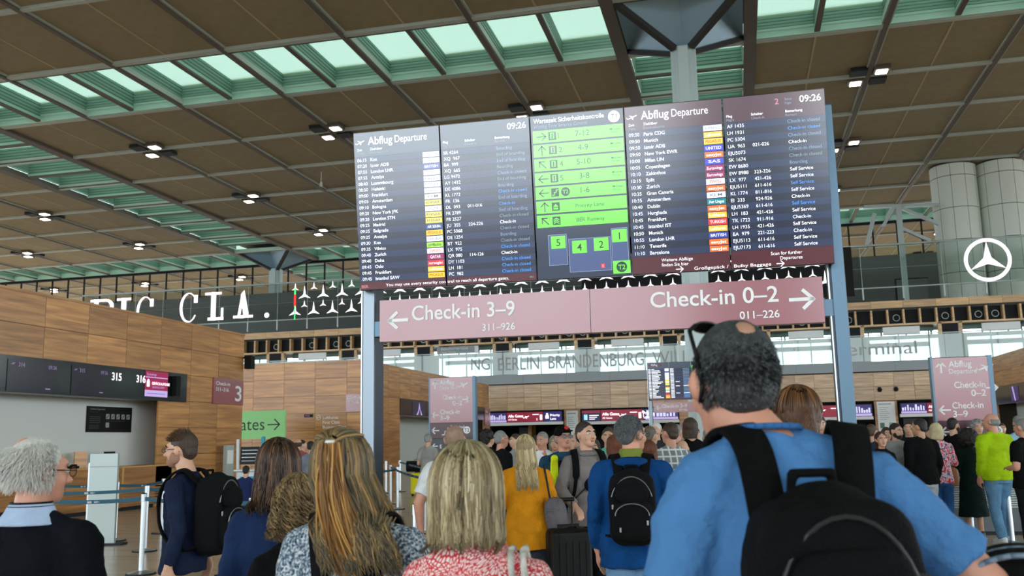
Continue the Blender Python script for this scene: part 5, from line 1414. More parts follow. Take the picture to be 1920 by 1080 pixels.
def backpack(owner, label, col, w=.15, h=.24, d=.1, z=1.2, strapw=.03, detail=0, cat='backpack', y=-.135, pattern=None, one=False, x=0, hx=0):
    """A rucksack on the owner's back, in the owner's own frame."""
    t = empty('backpack', owner.location, owner.rotation_euler.z, label=label, cat=cat); t.scale = owner.scale
    m = pattern or cloth('bag%d%d%d' % col, col, .8, bump=.5, bscale=180); ms = cloth('bagstrap%d%d%d' % col, tuple(int(v*.8) for v in col), .85)
    vx = .008 if detail else .014
    S = Solid().rbox((x, y-d, z), (w, d, h), e=.45).ell((x, y-d*.9, z+h*.55), (w*.92, d*.92, h*.55)); S.out('main_compartment', m, t, vx, 3, .012, .08)
    Solid().rbox((x, y-d*2.0, z-h*.3), (w*.82, d*.42, h*.55), e=.5).out('front_pocket', m, t, vx, 3, .01, .06)
    if detail: Solid().rbox((x, y-d*2.05, z+h*.42), (w*.7, d*.3, h*.26), e=.6).out('top_pocket', m, t, vx, 3, .008, .06)
    for q in ((-1, 1) if not one else (1,)):
        g = G(); P = [(x+q*.075, y-.03, z+h*.75), (q*.09+hx, -.105, 1.44), (q*.105+hx, -.05, 1.487), (q*.12+hx, .025, 1.462), (q*.128, .09, 1.37), (q*.135, .104, 1.24), (q*.15, .06, 1.1), (q*.17, -.06, 1.0), (x+q*w*.8, y-.04, z-h*.75)]
        P = [Vector(p) for p in P]; N = []
        for i in range(len(P)-1):
            for k in range(5):
                u = k/5; p0 = P[max(i-1, 0)]; p1 = P[i]; p2 = P[i+1]; p3 = P[min(i+2, len(P)-1)]
                N.append(.5*((2*p1)+(p2-p0)*u+(2*p0-5*p1+4*p2-p3)*u*u+(3*p1-p0-3*p2+p3)*u**3))
        N.append(P[-1]); vs = []
        cen = Vector((0, 0, 1.25))
        for i, p in enumerate(N):
            d_ = (N[min(i+1, len(N)-1)]-N[max(i-1, 0)]).normalized(); out_ = (p-cen); out_.x *= .3; out_ = (out_-d_*out_.dot(d_)).normalized(); si = d_.cross(out_)
            ww = strapw*(1 if i < len(N)*.6 else .5)
            vs += [p-si*ww-out_*.004, p+si*ww-out_*.004, p+si*ww+out_*.01, p-si*ww+out_*.01]
        fs = []
        for i in range(len(N)-1):
            for k in range(4): fs.append((4*i+k, 4*i+(k+1) % 4, 4*i+4+(k+1) % 4, 4*i+4+k))
        g.add(vs, fs, ms); g.out('strap', t, smooth=True)
    g = Solid().limb([(x-.04, y-.03, z+h*.9), (x-.035, y-.04, z+h+.035), (x+.035, y-.04, z+h+.035), (x+.04, y-.03, z+h*.9)], [.009]*4, 8); g.out('grab_handle', ms, t, .006, 1)
    mz = mat('zip_grey', (120, 124, 128), .4, metal=.5)
    def zipline(pts, r=.003, nm='zip', mm=mz):
        g = G()
        for a, b_ in zip(pts, pts[1:]): g.tube(a, b_, r, r, mm, 6)
        g.out(nm, t)
    arc = lambda cx, cy, cz, rx, rz_, a0=.1, a1=.9, n=14: [(cx+rx*math.cos(PI*(a0+(a1-a0)*k/n)), cy, cz+rz_*math.sin(PI*(a0+(a1-a0)*k/n))) for k in range(n+1)]
    zc = mz if detail != 2 else mat('zip_black', (30, 32, 34), .5)
    zipline(arc(x, y-d*1.9, z+h*.1, w*.88, h*.78), .004, 'zip', zc)
    zipline(arc(x, y-d*2.44, z-h*.15, w*.7, h*.32, .0, 1.0), .0038, 'zip', zc)
    if detail:
        for q, zz, yy in ((-.8, z+.03, y-d*1.98), (.62, z-.06, y-d*2.46), (-.5, z-.1, y-d*2.48)):
            G().box((x+q*w-.006, yy-.012, zz-.028), (x+q*w+.006, yy-.005, zz), mat('puller_grey', (150, 156, 162), .5)).out('zip_puller', t, bevel=.002)
    if detail == 2:
        mw = mat('webbing_black', (22, 23, 26), .75)
        for r in range(3):
            G().box((x-w*.62, y-d*2.46, z-h*.62+r*.07), (x+w*.62, y-d*2.38, z-h*.62+r*.07+.022), mw).out('webbing_band', t, bevel=.003)
        for q in (-1, 1): Solid().rbox((x+q*w*.98, y-d*1.1, z-h*.35), (.025, d*.7, h*.5), e=.6).out('side_pocket', m, t, vx, 2, .008, .05)
        for q in (-1, 1): G().box((x+q*w*.85-.012, y-d*1.9, z+h*.1), (x+q*w*.85+.012, y-d*1.86, z+h*.5), mw).out('compression_strap', t, bevel=.003)
    return t

# fabrics with a pattern of their own
def tex_mat(name, kind, rough=.85):
    if name in _M: return _M[name]
    m = bpy.data.materials.new(name); m.use_nodes = True; nt = m.node_tree; b = nt.nodes['Principled BSDF']; b.inputs['Roughness'].default_value = rough
    L = nt.links.new; N = nt.nodes.new
    tc = N('ShaderNodeTexCoord')
    def ramp(src, *cs):
        r = N('ShaderNodeValToRGB'); e = r.color_ramp.elements
        e[0].position, e[0].color = cs[0][0], (*lin(cs[0][1]), 1); e[1].position, e[1].color = cs[-1][0], (*lin(cs[-1][1]), 1)
        for p_, c_ in cs[1:-1]: q = e.new(p_); q.color = (*lin(c_), 1)
        L(src, r.inputs[0]); return r.outputs[0]
    if kind == 'petals':
        nz = N('ShaderNodeTexNoise'); nz.inputs['Scale'].default_value = 9; nz.inputs['Detail'].default_value = 0
        mx = N('ShaderNodeMix'); mx.data_type = 'RGBA'; mx.inputs[0].default_value = .14; L(tc.outputs['Object'], nz.inputs[0]); L(tc.outputs['Object'], mx.inputs[6]); L(nz.outputs['Color'], mx.inputs[7])
        mp = N('ShaderNodeMapping'); mp.inputs['Scale'].default_value = (150, 90, 88); mp.inputs['Rotation'].default_value = (0, .6, 0); L(mx.outputs[2], mp.inputs[0])
        v = N('ShaderNodeTexVoronoi'); v.feature = 'DISTANCE_TO_EDGE'; v.inputs['Scale'].default_value = 1; L(mp.outputs[0], v.inputs[0])
        L(ramp(v.outputs['Distance'], (.10, (200, 40, 50)), (.2, (238, 226, 222)), (.6, (240, 214, 210))), b.inputs['Base Color'])
    elif kind == 'knit':
        mp = N('ShaderNodeMapping'); mp.inputs['Scale'].default_value = (85, 85, 60); L(tc.outputs['Object'], mp.inputs[0])
        v = N('ShaderNodeTexVoronoi'); v.inputs['Scale'].default_value = 1; L(mp.outputs[0], v.inputs[0])
        nz = N('ShaderNodeTexNoise'); nz.inputs['Scale'].default_value = 110; L(tc.outputs['Object'], nz.inputs[0])
        L(ramp(nz.outputs[0], (.36, (44, 58, 82)), (.5, (120, 140, 158)), (.62, (206, 212, 216))), b.inputs['Base Color'])
        bp = N('ShaderNodeBump'); bp.inputs['Strength'].default_value = .9; bp.inputs['Distance'].default_value = .01; bp.invert = True; L(v.outputs['Distance'], bp.inputs['Height']); L(bp.outputs[0], b.inputs['Normal'])
    elif kind == 'plaid':
        sp = N('ShaderNodeSeparateXYZ'); L(tc.outputs['Object'], sp.inputs[0]); outs = []
        for ax, f_ in (('X', 88), ('Z', 88)):
            a = N('ShaderNodeMath'); a.operation = 'MULTIPLY'; a.inputs[1].default_value = f_; L(sp.outputs[ax], a.inputs[0])
            s_ = N('ShaderNodeMath'); s_.operation = 'SINE'; L(a.outputs[0], s_.inputs[0]); outs.append(s_)
        mxm = N('ShaderNodeMath'); mxm.operation = 'MAXIMUM'; L(outs[0].outputs[0], mxm.inputs[0]); L(outs[1].outputs[0], mxm.inputs[1])
        L(ramp(mxm.outputs[0], (.3, (116, 124, 128)), (.75, (150, 158, 160)), (.9, (214, 218, 216))), b.inputs['Base Color'])
    elif kind == 'floral':
        v = N('ShaderNodeTexNoise'); v.inputs['Scale'].default_value = 14; v.inputs['Detail'].default_value = 1.5; v.inputs['Distortion'].default_value = 1.6; L(tc.outputs['Object'], v.inputs[0])
        L(ramp(v.outputs[0], (.36, (70, 80, 130)), (.42, (214, 190, 214)), (.5, (232, 214, 224)), (.55, (222, 70, 90)), (.66, (210, 40, 50))), b.inputs['Base Color'])
    elif kind == 'camo':
        v = N('ShaderNodeTexNoise'); v.inputs['Scale'].default_value = 16; L(tc.outputs['Object'], v.inputs[0])
        L(ramp(v.outputs[0], (.4, (40, 42, 36)), (.5, (92, 84, 66)), (.6, (130, 118, 96))), b.inputs['Base Color'])
    elif kind == 'scroll':
        v = N('ShaderNodeTexNoise'); v.inputs['Scale'].default_value = 26; v.inputs['Detail'].default_value = 1; v.inputs['Distortion'].default_value = 3; L(tc.outputs['Object'], v.inputs[0])
        L(ramp(v.outputs[0], (.46, (34, 34, 40)), (.5, (92, 82, 88)), (.56, (34, 34, 40))), b.inputs['Base Color'])
        bp = N('ShaderNodeBump'); bp.inputs['Strength'].default_value = .3; bp.inputs['Distance'].default_value = .004; L(v.outputs[0], bp.inputs['Height']); L(bp.outputs[0], b.inputs['Normal'])
    _M[name] = m
    return m
def ring_part(t, name, m, c, rx, ry, r, n=28, flat=1.0, tilt=0):
    g = G()
    P = [Vector((c[0]+rx*math.cos(2*PI*k/n), c[1]+ry*math.sin(2*PI*k/n), c[2]+tilt*math.sin(2*PI*k/n))) for k in range(n)]
    for k in range(n): g.tube(P[k], P[(k+1) % n], r, r, m, 8)
    return g.out(name, t, smooth=True)
def patch(t, Mh, c, r, m, name='bald_patch'):
    S_ = Solid().ell(c, r, n=12); S_.v = [Mh@Vector(v) for v in S_.v]; return S_.out(name, m, t, remesh=False)
def xf(o, Mh):
    o.matrix_local = Mh; return o
GREY = ((120, 120, 120), (190, 190, 188)); WHITEH = ((206, 204, 198), (246, 244, 238)); BROWN = ((44, 30, 22), (112, 78, 50)); BLACKH = ((18, 15, 14), (46, 38, 34)); BLOND = ((134, 110, 74), (222, 204, 164), (190, 166, 120)); RED = ((92, 44, 22), (168, 96, 52))
DKBL = ((96, 78, 50), (200, 160, 92), (150, 116, 66)); SALT = ((20, 22, 26), (140, 144, 148), (46, 50, 56))
NV = .0105

# 1 white-haired man, far left
t, Mh, s = person(70, 815, 3.15, 0, 'white-haired man with a pink crown in a navy polo shirt at the left edge', (22, 26, 40), (40, 42, 50), 'shortn', WHITEH, SKIN2, head=(-38, -4, 0), arms=('down', 'down'), sleeve='short', glasses='clear', vox=NV, build=1.12, hands=True)
patch(t, Mh, (-.012, -.05, 1.7), (.045, .045, .05), SKIN2)
o = short_hair(t, _M['hair_%d_%d' % (WHITEH[0][0]*7+WHITEH[0][2], WHITEH[1][0]*7+WHITEH[1][2])], 2600, lambda d: (d.y < .35 and d.z > -.75 and not (d.z > .62 and d.y > -.75 and abs(d.x+.05) < .5)), .034, R=(.084, .1, .094), hc=(0, -.02, 1.655), sweep=(0, -.1, -.9)); xf(o, Mh)
M_coll = cloth('collar_pale', (176, 196, 226), bump=.2)
S_ = Solid().torso([(1.435, .125, .105, 0, -.015), (1.475, .088, .082, 0, -.015), (1.51, .072, .07, 0, -.012)]); S_.out('collar', M_coll, t, .008, 2)
ring_part(t, 'collar_stripe', M_black, (0, -.012, 1.512), .068, .066, .0035); ring_part(t, 'collar_stripe', M_black, (0, -.014, 1.5), .0745, .0715, .002)
# 2 walking man
t, Mh, s = person(352, 806, 6.0, 78, 'bearded man in profile walking left in a navy jumper and khaki trousers', (26, 36, 60), (150, 134, 104), 'shortn', BROWN, SKIN, head=(4, -2, 0), glasses='clear', vox=.009, step=.16, beard=(160, 120, 96), hands=True, build=.93, hoff=(0, .035),
                arms=(((.215, -.09, 1.12), (.22, -.03, .89), (0, .15, -1)), ((.215, -.08, 1.12), (.22, -.05, .9), (0, .1, -1))))
o = short_hair(t, hair_mat('%d_%d' % (BROWN[0][0]*7+BROWN[0][2], BROWN[1][0]*7+BROWN[1][2]), *BROWN), 900, lambda d: d.z > .35 and d.y > -.4, .03, R=(.082, .094, .098), sweep=(0, .5, .4)); xf(o, Mh)
backpack(t, 'big black backpack worn by the man walking left', (24, 26, 30), .16, .25, .1, 1.2, detail=1)
# 3 brown-haired woman
t, Mh, s = person(524, 826, 3.95, 5, 'woman with long brown hair in a dark blue jacket behind the curly-haired one', (30, 48, 86), (40, 40, 46), 'bob', ((40, 24, 16), (150, 104, 66), (88, 58, 38)), SKIN, 'f', vox=NV, hands=False, build=1.12)
flow_hair(t, hair_mat('brown_wave', (26, 18, 14), (130, 96, 64), (66, 46, 34)), 900, .22, 1.25, wave=.014, front=.8, seed=4, w=.0034, vol=1.1)
# curly blonde
t, Mh, s = person(562, 893, 3.35, 10, 'short woman with curly ash-blonde hair in a black top beside the grey knit sweater', (20, 20, 24), (44, 44, 50), 'bob', ((84, 66, 44), (176, 148, 104), (128, 104, 70)), SKIN, 'f', vox=NV, sleeve='short', build=1.0)
flow_hair(t, hair_mat('curl_blonde', (74, 58, 40), (196, 166, 118), (128, 104, 70)), 750, .15, 1.35, wave=.01, front=.8, seed=9, curl=.013, w=.0026, seg=34, vol=1.12)
# 4 long-haired woman in knit
knit = tex_mat('knit_marl', 'knit')
t, Mh, s = person(668, 811, 2.9, -8, 'woman with very long dark-blonde hair in a grey marl knit sweater', knit, (50, 54, 66), 'shortn', ((80, 72, 54), (150, 130, 96)), SKIN, 'f', vox=NV, hoff=(-.045, .0), head=(-6, -6, 0), build=1.28, foldk=.6)
flow_hair(t, hair_mat('ash_long', (58, 56, 48), (178, 142, 88), (112, 98, 72)), 1800, .34, 1.2, drift=(.13, -.02), wave=.02, front=.75, part=(-.0, -.02), hc=(-.045, -.01, 1.65), seed=12, w=.0038, taper=.95, vol=1.12)
# the gathered top lock, a golden tail hanging from the tie
rr = random.Random(5); P_ = []
for k in range(260):
    a, b2 = rr.gauss(0, .010), rr.gauss(0, .007); pts = []
    for i in range(14):
        q = i/13; x = -.045+a*(1+2.2*q)+.11*q*q; y = -.118-.03*math.sin(q*PI)+b2; z = 1.718-.44*q+.02*math.sin(q*7+a*40)*q
        pts.append(Vector((x+.008*math.sin(q*8+k), y-.012, z)))
    P_.append(pts)
strands('hair_tail', P_, hair_mat('gold_tail', (112, 76, 38), (196, 148, 80), (152, 108, 56)), t, .0036)
rr = random.Random(6); P_ = []
for k in range(240):
    a = rr.uniform(-.085, .085); P_.append([Vector((-.045+a*math.cos(u*1.4)*(1-u*.8), -.02-.098*math.sin(u*1.35+.1)-.012, 1.70+.065*math.cos(u*1.5)-abs(a)*.35*(1-u)+.006*math.sin(k))) for u in [i/8 for i in range(9)]])
strands('hair_strands', P_, _M['hair_ash_long'], t, .0032)
G().tube((-.057, -.136, 1.716), (-.031, -.136, 1.716), .011, .011, M_wtxt, 10).out('hair_tie', t, smooth=True)
backpack(t, 'dark backpack with a scroll pattern on the grey knit sweater', (30, 30, 36), .17, .19, .09, 1.04, detail=1, pattern=tex_mat('scroll_cloth', 'scroll'), x=.03)
# 5 bob woman
pet = tex_mat('petal_print', 'petals')
t, Mh, s = person(893, 836, 2.42, -8, 'woman with a blonde bob in a red and white petal-print blouse in the foreground', pet, (60, 60, 70), 'bob', BLOND, SKIN, 'f', vox=NV, hoff=(-.03, 0), head=(-4, -5, 0), build=1.12, foldk=.7)
flow_hair(t, hair_mat('bob_blonde', (78, 66, 46), (222, 208, 172), (158, 140, 104)), 2400, .17, 1.0, wave=.007, front=.7, part=(-.0, .02), hc=(-.03, -.012, 1.645), seed=21, w=.0034, taper=1.02, vol=1.17, lay=.2)
g = G(); Mst = cloth('strap_white', (226, 222, 214), bump=.6, bscale=150)
bg_ = empty('shopping_bag_strap', t.location, t.rotation_euler.z, label='white cotton bag with two cords over the petal-print blouse', cat='bag'); bg_.scale = t.scale
for k, dx_ in enumerate((0, .035)):
    pts = [Vector(p) for p in ((.10+dx_, .12, 1.3), (.10+dx_, .1, 1.4), (.098+dx_, .03, 1.462), (.10+dx_, -.05, 1.462), (.11+dx_, -.10, 1.41), (.135+dx_*1.1, -.125, 1.3), (.17+dx_*1.2, -.135, 1.15), (.2+dx_, -.13, 1.02))]
    g = G()
    for a, b in zip(pts, pts[1:]): g.tube(a, b, .009, .009, Mst, 10)
    g.out('cord_strap', bg_, smooth=True)
Solid().rbox((.24, -.1, .86), (.06, .17, .17), e=.5).out('bag_body', Mst, bg_, .012, 2, .02, .1)
bg_.name = 'cotton_bag'
# 6 tall man
t, Mh, s = person(1456, 612, 1.98, 2, 'tall grey-haired man seen from behind in a blue t-shirt in the right foreground', cloth('denim_blue_tee', (78, 128, 182), nscale=3, noise=.12), (50, 54, 62), 'shortn', SALT, SKIN2, vox=.008, hoff=(-.088, .02, -.052), head=(6, -7, 3), sleeve='short', build=1.01, hands=True, height=1.895, foldk=1.3,
                arms=(((.25, -.02, 1.14), (.24, .12, .93), (0, .4, -1)), ((.33, -.10, 1.19), (.27, .10, 1.06), (-.5, .6, -.2))))
mS_ = hair_mat('%d_%d' % (SALT[0][0]*7+SALT[0][2], SALT[1][0]*7+SALT[1][2]), *SALT)
o = short_hair(t, mS_, 5200, lambda d: d.y < .55 and d.z > -.75 and not (d.z > .8 and -.62 < d.y < .1 and abs(d.x) < .33 and random.random() < .3), .013, R=(.0755, .092, .092), hc=(0, -.018, 1.652), sweep=(0, -.3, -.85), w=.0010); xf(o, Mh)
patch(t, Mh, (.0, -.066, 1.697), (.034, .036, .045), mat('thin_crown', (176, 132, 108), .6, noise=.2, nscale=30))
ring_part(t, 'neckband', cloth('neckband', (58, 108, 164)), (-.045, -.012, 1.487), .07, .068, .006, tilt=-.006)
bp_ = backpack(t, 'large black tactical backpack on the back of the blue t-shirt in the right foreground', (15, 17, 20), .138, .235, .095, 1.14, .033, detail=2, x=-.012)
sgl = empty('sunglasses', t.location, t.rotation_euler.z, label='black sunglasses pushed up on the tall man’s grey hair', cat='sunglasses'); sgl.scale = t.scale
T2 = Mh@Matrix.Translation((0, -.02, 0))@Matrix.Rotation(.25, 4, 'Z')@Matrix.Translation((0, .05, 1.752))@Matrix.Rotation(1.05, 4, 'X')@Matrix.Translation((0, -.09, -1.655))
for q in (-1, 1):
    S_ = Solid().ell((q*.034, .088, 1.655), (.027, .005, .017), e=.8, n=10); S_.v = [T2@Vector(v) for v in S_.v]; S_.out('lens', M_shade, sgl, remesh=False)
    g = G(); pts = [(q*.06, .086, 1.66), (q*.079, .07, 1.658), (q*.082, .0, 1.65), (q*.079, -.05, 1.632), (q*.072, -.065, 1.6)]
    for a, b in zip(pts, pts[1:]): g.tube(T2@Vector(a), T2@Vector(b), .0045, .0045, M_black, 8)
    g.out('temple_arm', sgl, smooth=True)
G().tube(T2@Vector((-.01, .09, 1.663)), T2@Vector((.01, .09, 1.663)), .004, .004, M_black, 8).out('bridge', sgl)
# 7 ponytail woman ahead of him
t, Mh, s = person(1490, 724, 3.5, 0, 'woman with reddish-brown hair in a low ponytail just beyond the tall man', (60, 60, 68), (50, 50, 60), 'pony', ((58, 34, 18), (140, 92, 52), (92, 58, 32)), SKIN, 'f', vox=NV)
flow_hair(t, hair_mat('pony_brown', (52, 32, 18), (156, 108, 62), (96, 62, 36)), 500, .0, 1, front=.5, seed=8, w=.003, seg=9, vol=1.0)
# 8 man in white t-shirt
t, Mh, s = person(852, 793, 7.4, 6, 'shaven-headed man in a white t-shirt and pale jeans with a black backpack', (222, 224, 226), (148, 176, 200), 'none', BROWN, SKIN2, head=(-10, 0, 0), vox=.009, sleeve='short', hands=True, build=1.12, arms=(((.27, -.04, 1.13), (.27, .0, .9), (.02, .15, -1)), 'down'))
H_ = Solid().ell((0, -.026, 1.655), (.0775, .09, .086)); H_.v = [Mh@Vector(v) for v in H_.v]; H_.out('hair_stubble', mat('stubble', (150, 122, 104), .8, noise=.2, nscale=20), t, remesh=False)
backpack(t, 'black backpack on the white t-shirt', (20, 21, 24), .14, .23, .09, 1.18, detail=1)
# 9 woman in mustard jumper
t, Mh, s = person(985, 815, 7.9, -6, 'woman with straight pale-blonde hair in a mustard-yellow jumper', (226, 150, 28), (60, 64, 76), 'long', BLOND, SKIN, 'f', vox=.011, build=1.22, arms=('fwd', 'fwd'), extra={'hem': .74})
flow_hair(t, hair_mat('pale_blonde', (134, 116, 84), (232, 214, 172), (196, 174, 128)), 900, .39, 1.15, drift=(.03, 0), wave=.01, front=.75, seed=31, w=.0042)
hb_ = empty('shoulder_bag', t.location, t.rotation_euler.z, label='grey nylon shoulder bag hanging at the mustard jumper’s right side', cat='bag'); hb_.scale = t.scale
Solid().rbox((.27, -.13, 1.03), (.1, .09, .17), (0, -.15, 0), e=.7).out('bag_body', cloth('grey_nylon', (104, 100, 104), .5, bump=.6, bscale=30), hb_, .01, 2, .02, .07)
g = G()
for a, b in (((.22, -.14, 1.18), (.19, -.12, 1.36)), ((.19, -.12, 1.36), (.165, -.04, 1.475)), ((.165, -.04, 1.475), (.165, .06, 1.42)), ((.165, .06, 1.42), (.25, -.05, 1.18))): g.tube(a, b, .009, .009, M_dark, 8)
g.out('strap', hb_, smooth=True); G().tube((.2, -.225, 1.08), (.3, -.225, 1.1), .003, .003, M_steel, 6).out('zip', hb_)
# 10 man in grey hoodie
t, Mh, s = person(1098, 788, 8.3, 192, 'young man with cropped hair in a grey hoodie facing the camera', (128, 122, 120), (40, 46, 58), 'shortn', ((38, 26, 20), (70, 50, 36)), SKIN, head=(20, 4, 0), vox=.009, hands=True, build=1.02, arms=(((.25, .0, 1.13), (.24, .1, .95), (0, .5, -1)), ((.26, .04, 1.15), (.2, .27, 1.03), (-.2, .8, -.5))))
S_ = Solid().ell((0, -.06, 1.475), (.12, .07, .05)).ell((0, .03, 1.455), (.09, .06, .035)); S_.out('hood', cloth('hood_grey', (122, 116, 114)), t, .01, 3, .01, .06)
cb = empty('crossbody_bag', t.location, t.rotation_euler.z, label='black cross-body pouch on the grey hoodie’s chest', cat='bag'); cb.scale = t.scale
Solid().rbox((-.06, .155, 1.24), (.15, .035, .065), (0, .55, 0), e=.7).out('pouch', cloth('pouch_black', (20, 22, 26), .6), cb, .01, 2)
g = G()
for a, b in (((.05, .145, 1.18), (.17, .08, 1.05)), ((-.16, .12, 1.33), (-.14, .02, 1.475)), ((-.14, .02, 1.475), (-.06, -.1, 1.46))): g.bar(a, b, .03, .008, M_black)
g.out('strap', cb); G().bar((-.1, .192, 1.2), (-.06, .192, 1.24), .02, .004, M_wtxt).out('mark', cb)
backpack(t, 'black backpack whose straps show over the grey hoodie', (24, 26, 30), .14, .22, .08, 1.2)
# 11 man in cap
t, Mh, s = person(1056, 797, 9.3, 190, 'man in a black cap and sunglasses wearing a dark teal and neon-yellow jacket', (32, 66, 88), (30, 32, 38), 'ring', GREY, SKIN2, head=(12, 6, 0), glasses='sun', vox=.012, build=1.15)
Solid().torso([(.9, .12, .02, 0, .128), (1.4, .1, .03, 0, .105)]).out('t_shirt_front', cloth('black_tee', (18, 18, 20)), t, .012, 2)
Solid().limb([(.125, .115, 1.42), (.14, .13, 1.2), (.13, .13, .95)], [.04, .05, .05], 12, True, .35).out('neon_panel', cloth('neon', (208, 222, 30)), t, .012, 2)
G().bar((-.03, .142, 1.34), (-.02, .15, 1.24), .02, .005, mat('print_red', (200, 40, 36), .7)).bar((.02, .142, 1.34), (.01, .15, 1.24), .02, .005, mat('print_red', (200, 40, 36), .7)).out('print', t)
cp = empty('baseball_cap', t.location, t.rotation_euler.z, label='black baseball cap with a red emblem on the man in the teal and yellow jacket', cat='cap'); cp.scale = t.scale
S_ = Solid().ell((0, -.01, 1.685), (.086, .103, .078)).ell((0, .1, 1.69), (.066, .07, .008)); S_.v = [Mh@Vector(v) for v in S_.v]; S_.out('cap', cloth('cap_black', (18, 18, 20)), cp, .007, 2)
g = G(); g.disc(Mh@Vector((0, .096, 1.725)), .022, mat('print_red', (200, 40, 36), .7), 14, (0, 1, .5)); g.out('emblem', cp)
# 12 man in blue jacket
t, Mh, s = person(1180, 776, 6.0, -8, 'grey-haired man with glasses in a blue jacket and pale jeans wearing a black rucksack', (14, 66, 122), (112, 150, 186), 'shortn', ((70, 74, 78), (150, 154, 156)), SKIN2, head=(-42, -2, 0), glasses='clear', vox=.009, build=1.18, hands=True, arms=('down', 'hold'), extra={'hem': .8}, foldk=1.3)
o = short_hair(t, hair_mat('%d_%d' % (70*7+78, 150*7+156), (70, 74, 78), (150, 154, 156)), 2200, lambda d: d.y < .5 and d.z > -.6, .014, R=(.083, .097, .094), hc=(0, -.02, 1.66)); xf(o, Mh)
Solid().torso([(1.455, .095, .085, 0, -.02), (1.53, .07, .068, 0, -.015)]).out('collar', cloth('olive', (120, 130, 56)), t, .01, 2)
Solid().ell((0, -.09, 1.44), (.12, .05, .04)).out('hood', cloth('hood_blue', (14, 62, 116)), t, .01, 2, .01, .06)
backpack(t, 'black rucksack with grey piping on the blue jacket', (24, 25, 28), .145, .22, .1, 1.17, detail=1)
# --- the queue beyond, back to front across the picture
Q = 'people in the check-in queues'
def P(px_, top, D, face, label, shirt, trousers=(50, 54, 64), hair='short', hcol=BROWN, skin=None, sex='m', **k):
    k.setdefault('vox', .02); k.setdefault('arms', ('hold', 'down'))
    return person(px_, top, D, face, label, shirt, trousers, hair, hcol, skin, sex, **k)
P(1255, 790, 10.2, 14, 'dark-haired man in a grey and white plaid shirt seen from behind', tex_mat('plaid_grey', 'plaid'), (70, 74, 84), 'short', BROWN, SKIN2, vox=.014, build=1.08, arms=('down', 'down'), head=(20, 0, 0))
P(940, 806, 13.0, -62, 'elderly man with glasses in a black jumper looking right, beside the left direction sign', (26, 30, 38), hcol=GREY, glasses='clear', vox=.015, build=1.15, skin=SKIN2)
P(916, 805, 14.2, -50, 'person with a dark curly mop and a black top next to the left direction sign', (32, 34, 40), hair='curly', hcol=BLACKH)
P(1017, 808, 12.6, 160, 'older man in a white t-shirt holding a hand to his mouth', (226, 228, 230), hair='short', hcol=GREY, sleeve='short', arms=('up', 'down'), vox=.015, skin=SKIN2, head=(-10, -6, 0))
P(1040, 815, 13.4, 175, 'grey-blonde woman beside the man with his hand at his mouth', (120, 116, 110), hair='bob', hcol=((120, 110, 92), (190, 180, 158)), sex='f')
P(1076, 812, 12.0, 185, 'man with a bald forehead half hidden between the cap and the hoodie', (60, 62, 66), hair='ring', hcol=GREY)
P(1140, 800, 11.6, 170, 'brown-haired person in a turquoise top behind the blue jacket', (84, 176, 158), hcol=((52, 44, 38), (92, 80, 68)), vox=.015)
P(1152, 813, 8.8, 10, 'auburn-haired woman half hidden behind the blue jacket', (60, 52, 50), hair='bob', hcol=RED, sex='f', vox=.015)
P(1113, 822, 12.5, 170, 'small dark-haired woman behind the grey hoodie’s shoulder', (36, 40, 44), hair='bob', hcol=BROWN, sex='f')
P(1218, 797, 10.8, -20, 'close-cropped greying man in an olive shirt left of the plaid shirt', (82, 76, 66), hcol=((96, 84, 74), (150, 140, 128)), vox=.015, head=(-25, 0, 0))
P(1216, 824, 9.3, 0, 'red-brown-haired girl in front of the plaid shirt', (70, 60, 60), hair='long', hcol=RED, sex='f', vox=.015)
P(1229, 791, 14.0, 150, 'white-haired man behind the plaid shirt', (50, 54, 60), hcol=WHITEH)
P(1269, 794, 14.2, -40, 'grey-haired person right of the plaid shirt', (44, 46, 52), hcol=GREY)
P(1290, 812, 11.3, 30, 'bald bearded man bending his head down beside the plaid shirt', (30, 32, 36), hair='none', beard=(70, 56, 46), glasses='clear', bend=.5, head=(-30, -42, 0), height=1.66, vox=.014)
P(1294, 782, 12.0, 0, 'person with a dark brown bob in a black jacket above the bald man', (24, 24, 28), hair='bob', hcol=BROWN, vox=.015, head=(-30, 0, 0))
P(1331, 797, 9.2, 0, 'grey-haired man in a blue shirt just left of the tall man’s neck', (36, 70, 110), hcol=GREY, skin=SKIN3, vox=.014)
P(1350, 790, 8.4, 0, 'dark-haired man partly hidden by the tall man’s neck', (32, 60, 96), hcol=BROWN, vox=.014)
P(1536, 778, 12.5, 170, 'dark-haired person between the ponytail and the right board post', (40, 44, 50), hcol=BLACKH)
P(965, 812, 15.5, 120, 'person in a striped top behind the elderly man in black', (150, 152, 156), hcol=BROWN)
P(1003, 815, 16, 60, 'dark-haired person behind the blonde hair of the mustard jumper', (40, 44, 52), hcol=BLACKH)
P(1303, 800, 15.5, 180, 'distant person in a pale shirt behind the black jacket', (150, 156, 160), hcol=BROWN)
P(500, 828, 20.5, -30, 'woman in camouflage holding a maroon sign by the kiosk', tex_mat('camouflage', 'camo'), (60, 60, 50), 'pony', BROWN, None, 'f')
P(559, 821, 20.0, 20, 'man with a bald crown at the counters beyond the brown-haired woman', (150, 80, 76), hair='ring', hcol=BROWN)
P(568, 824, 21.0, -80, 'man in profile at the counters right of the bald crown', (190, 192, 200), hcol=BLACKH)
P(583, 826, 19.0, 0, 'dark-haired person in a grey striped shirt at the counters', (120, 126, 140), hcol=BLACKH)
P(462, 872, 15.5, 0, 'child with dark hair below the kiosk', (34, 46, 90), hcol=BLACKH)
P(803, 812, 20.0, -20, 'man in a dark flat cap and grey t-shirt at the far counters', (150, 148, 144), sleeve='short', hcol=GREY)
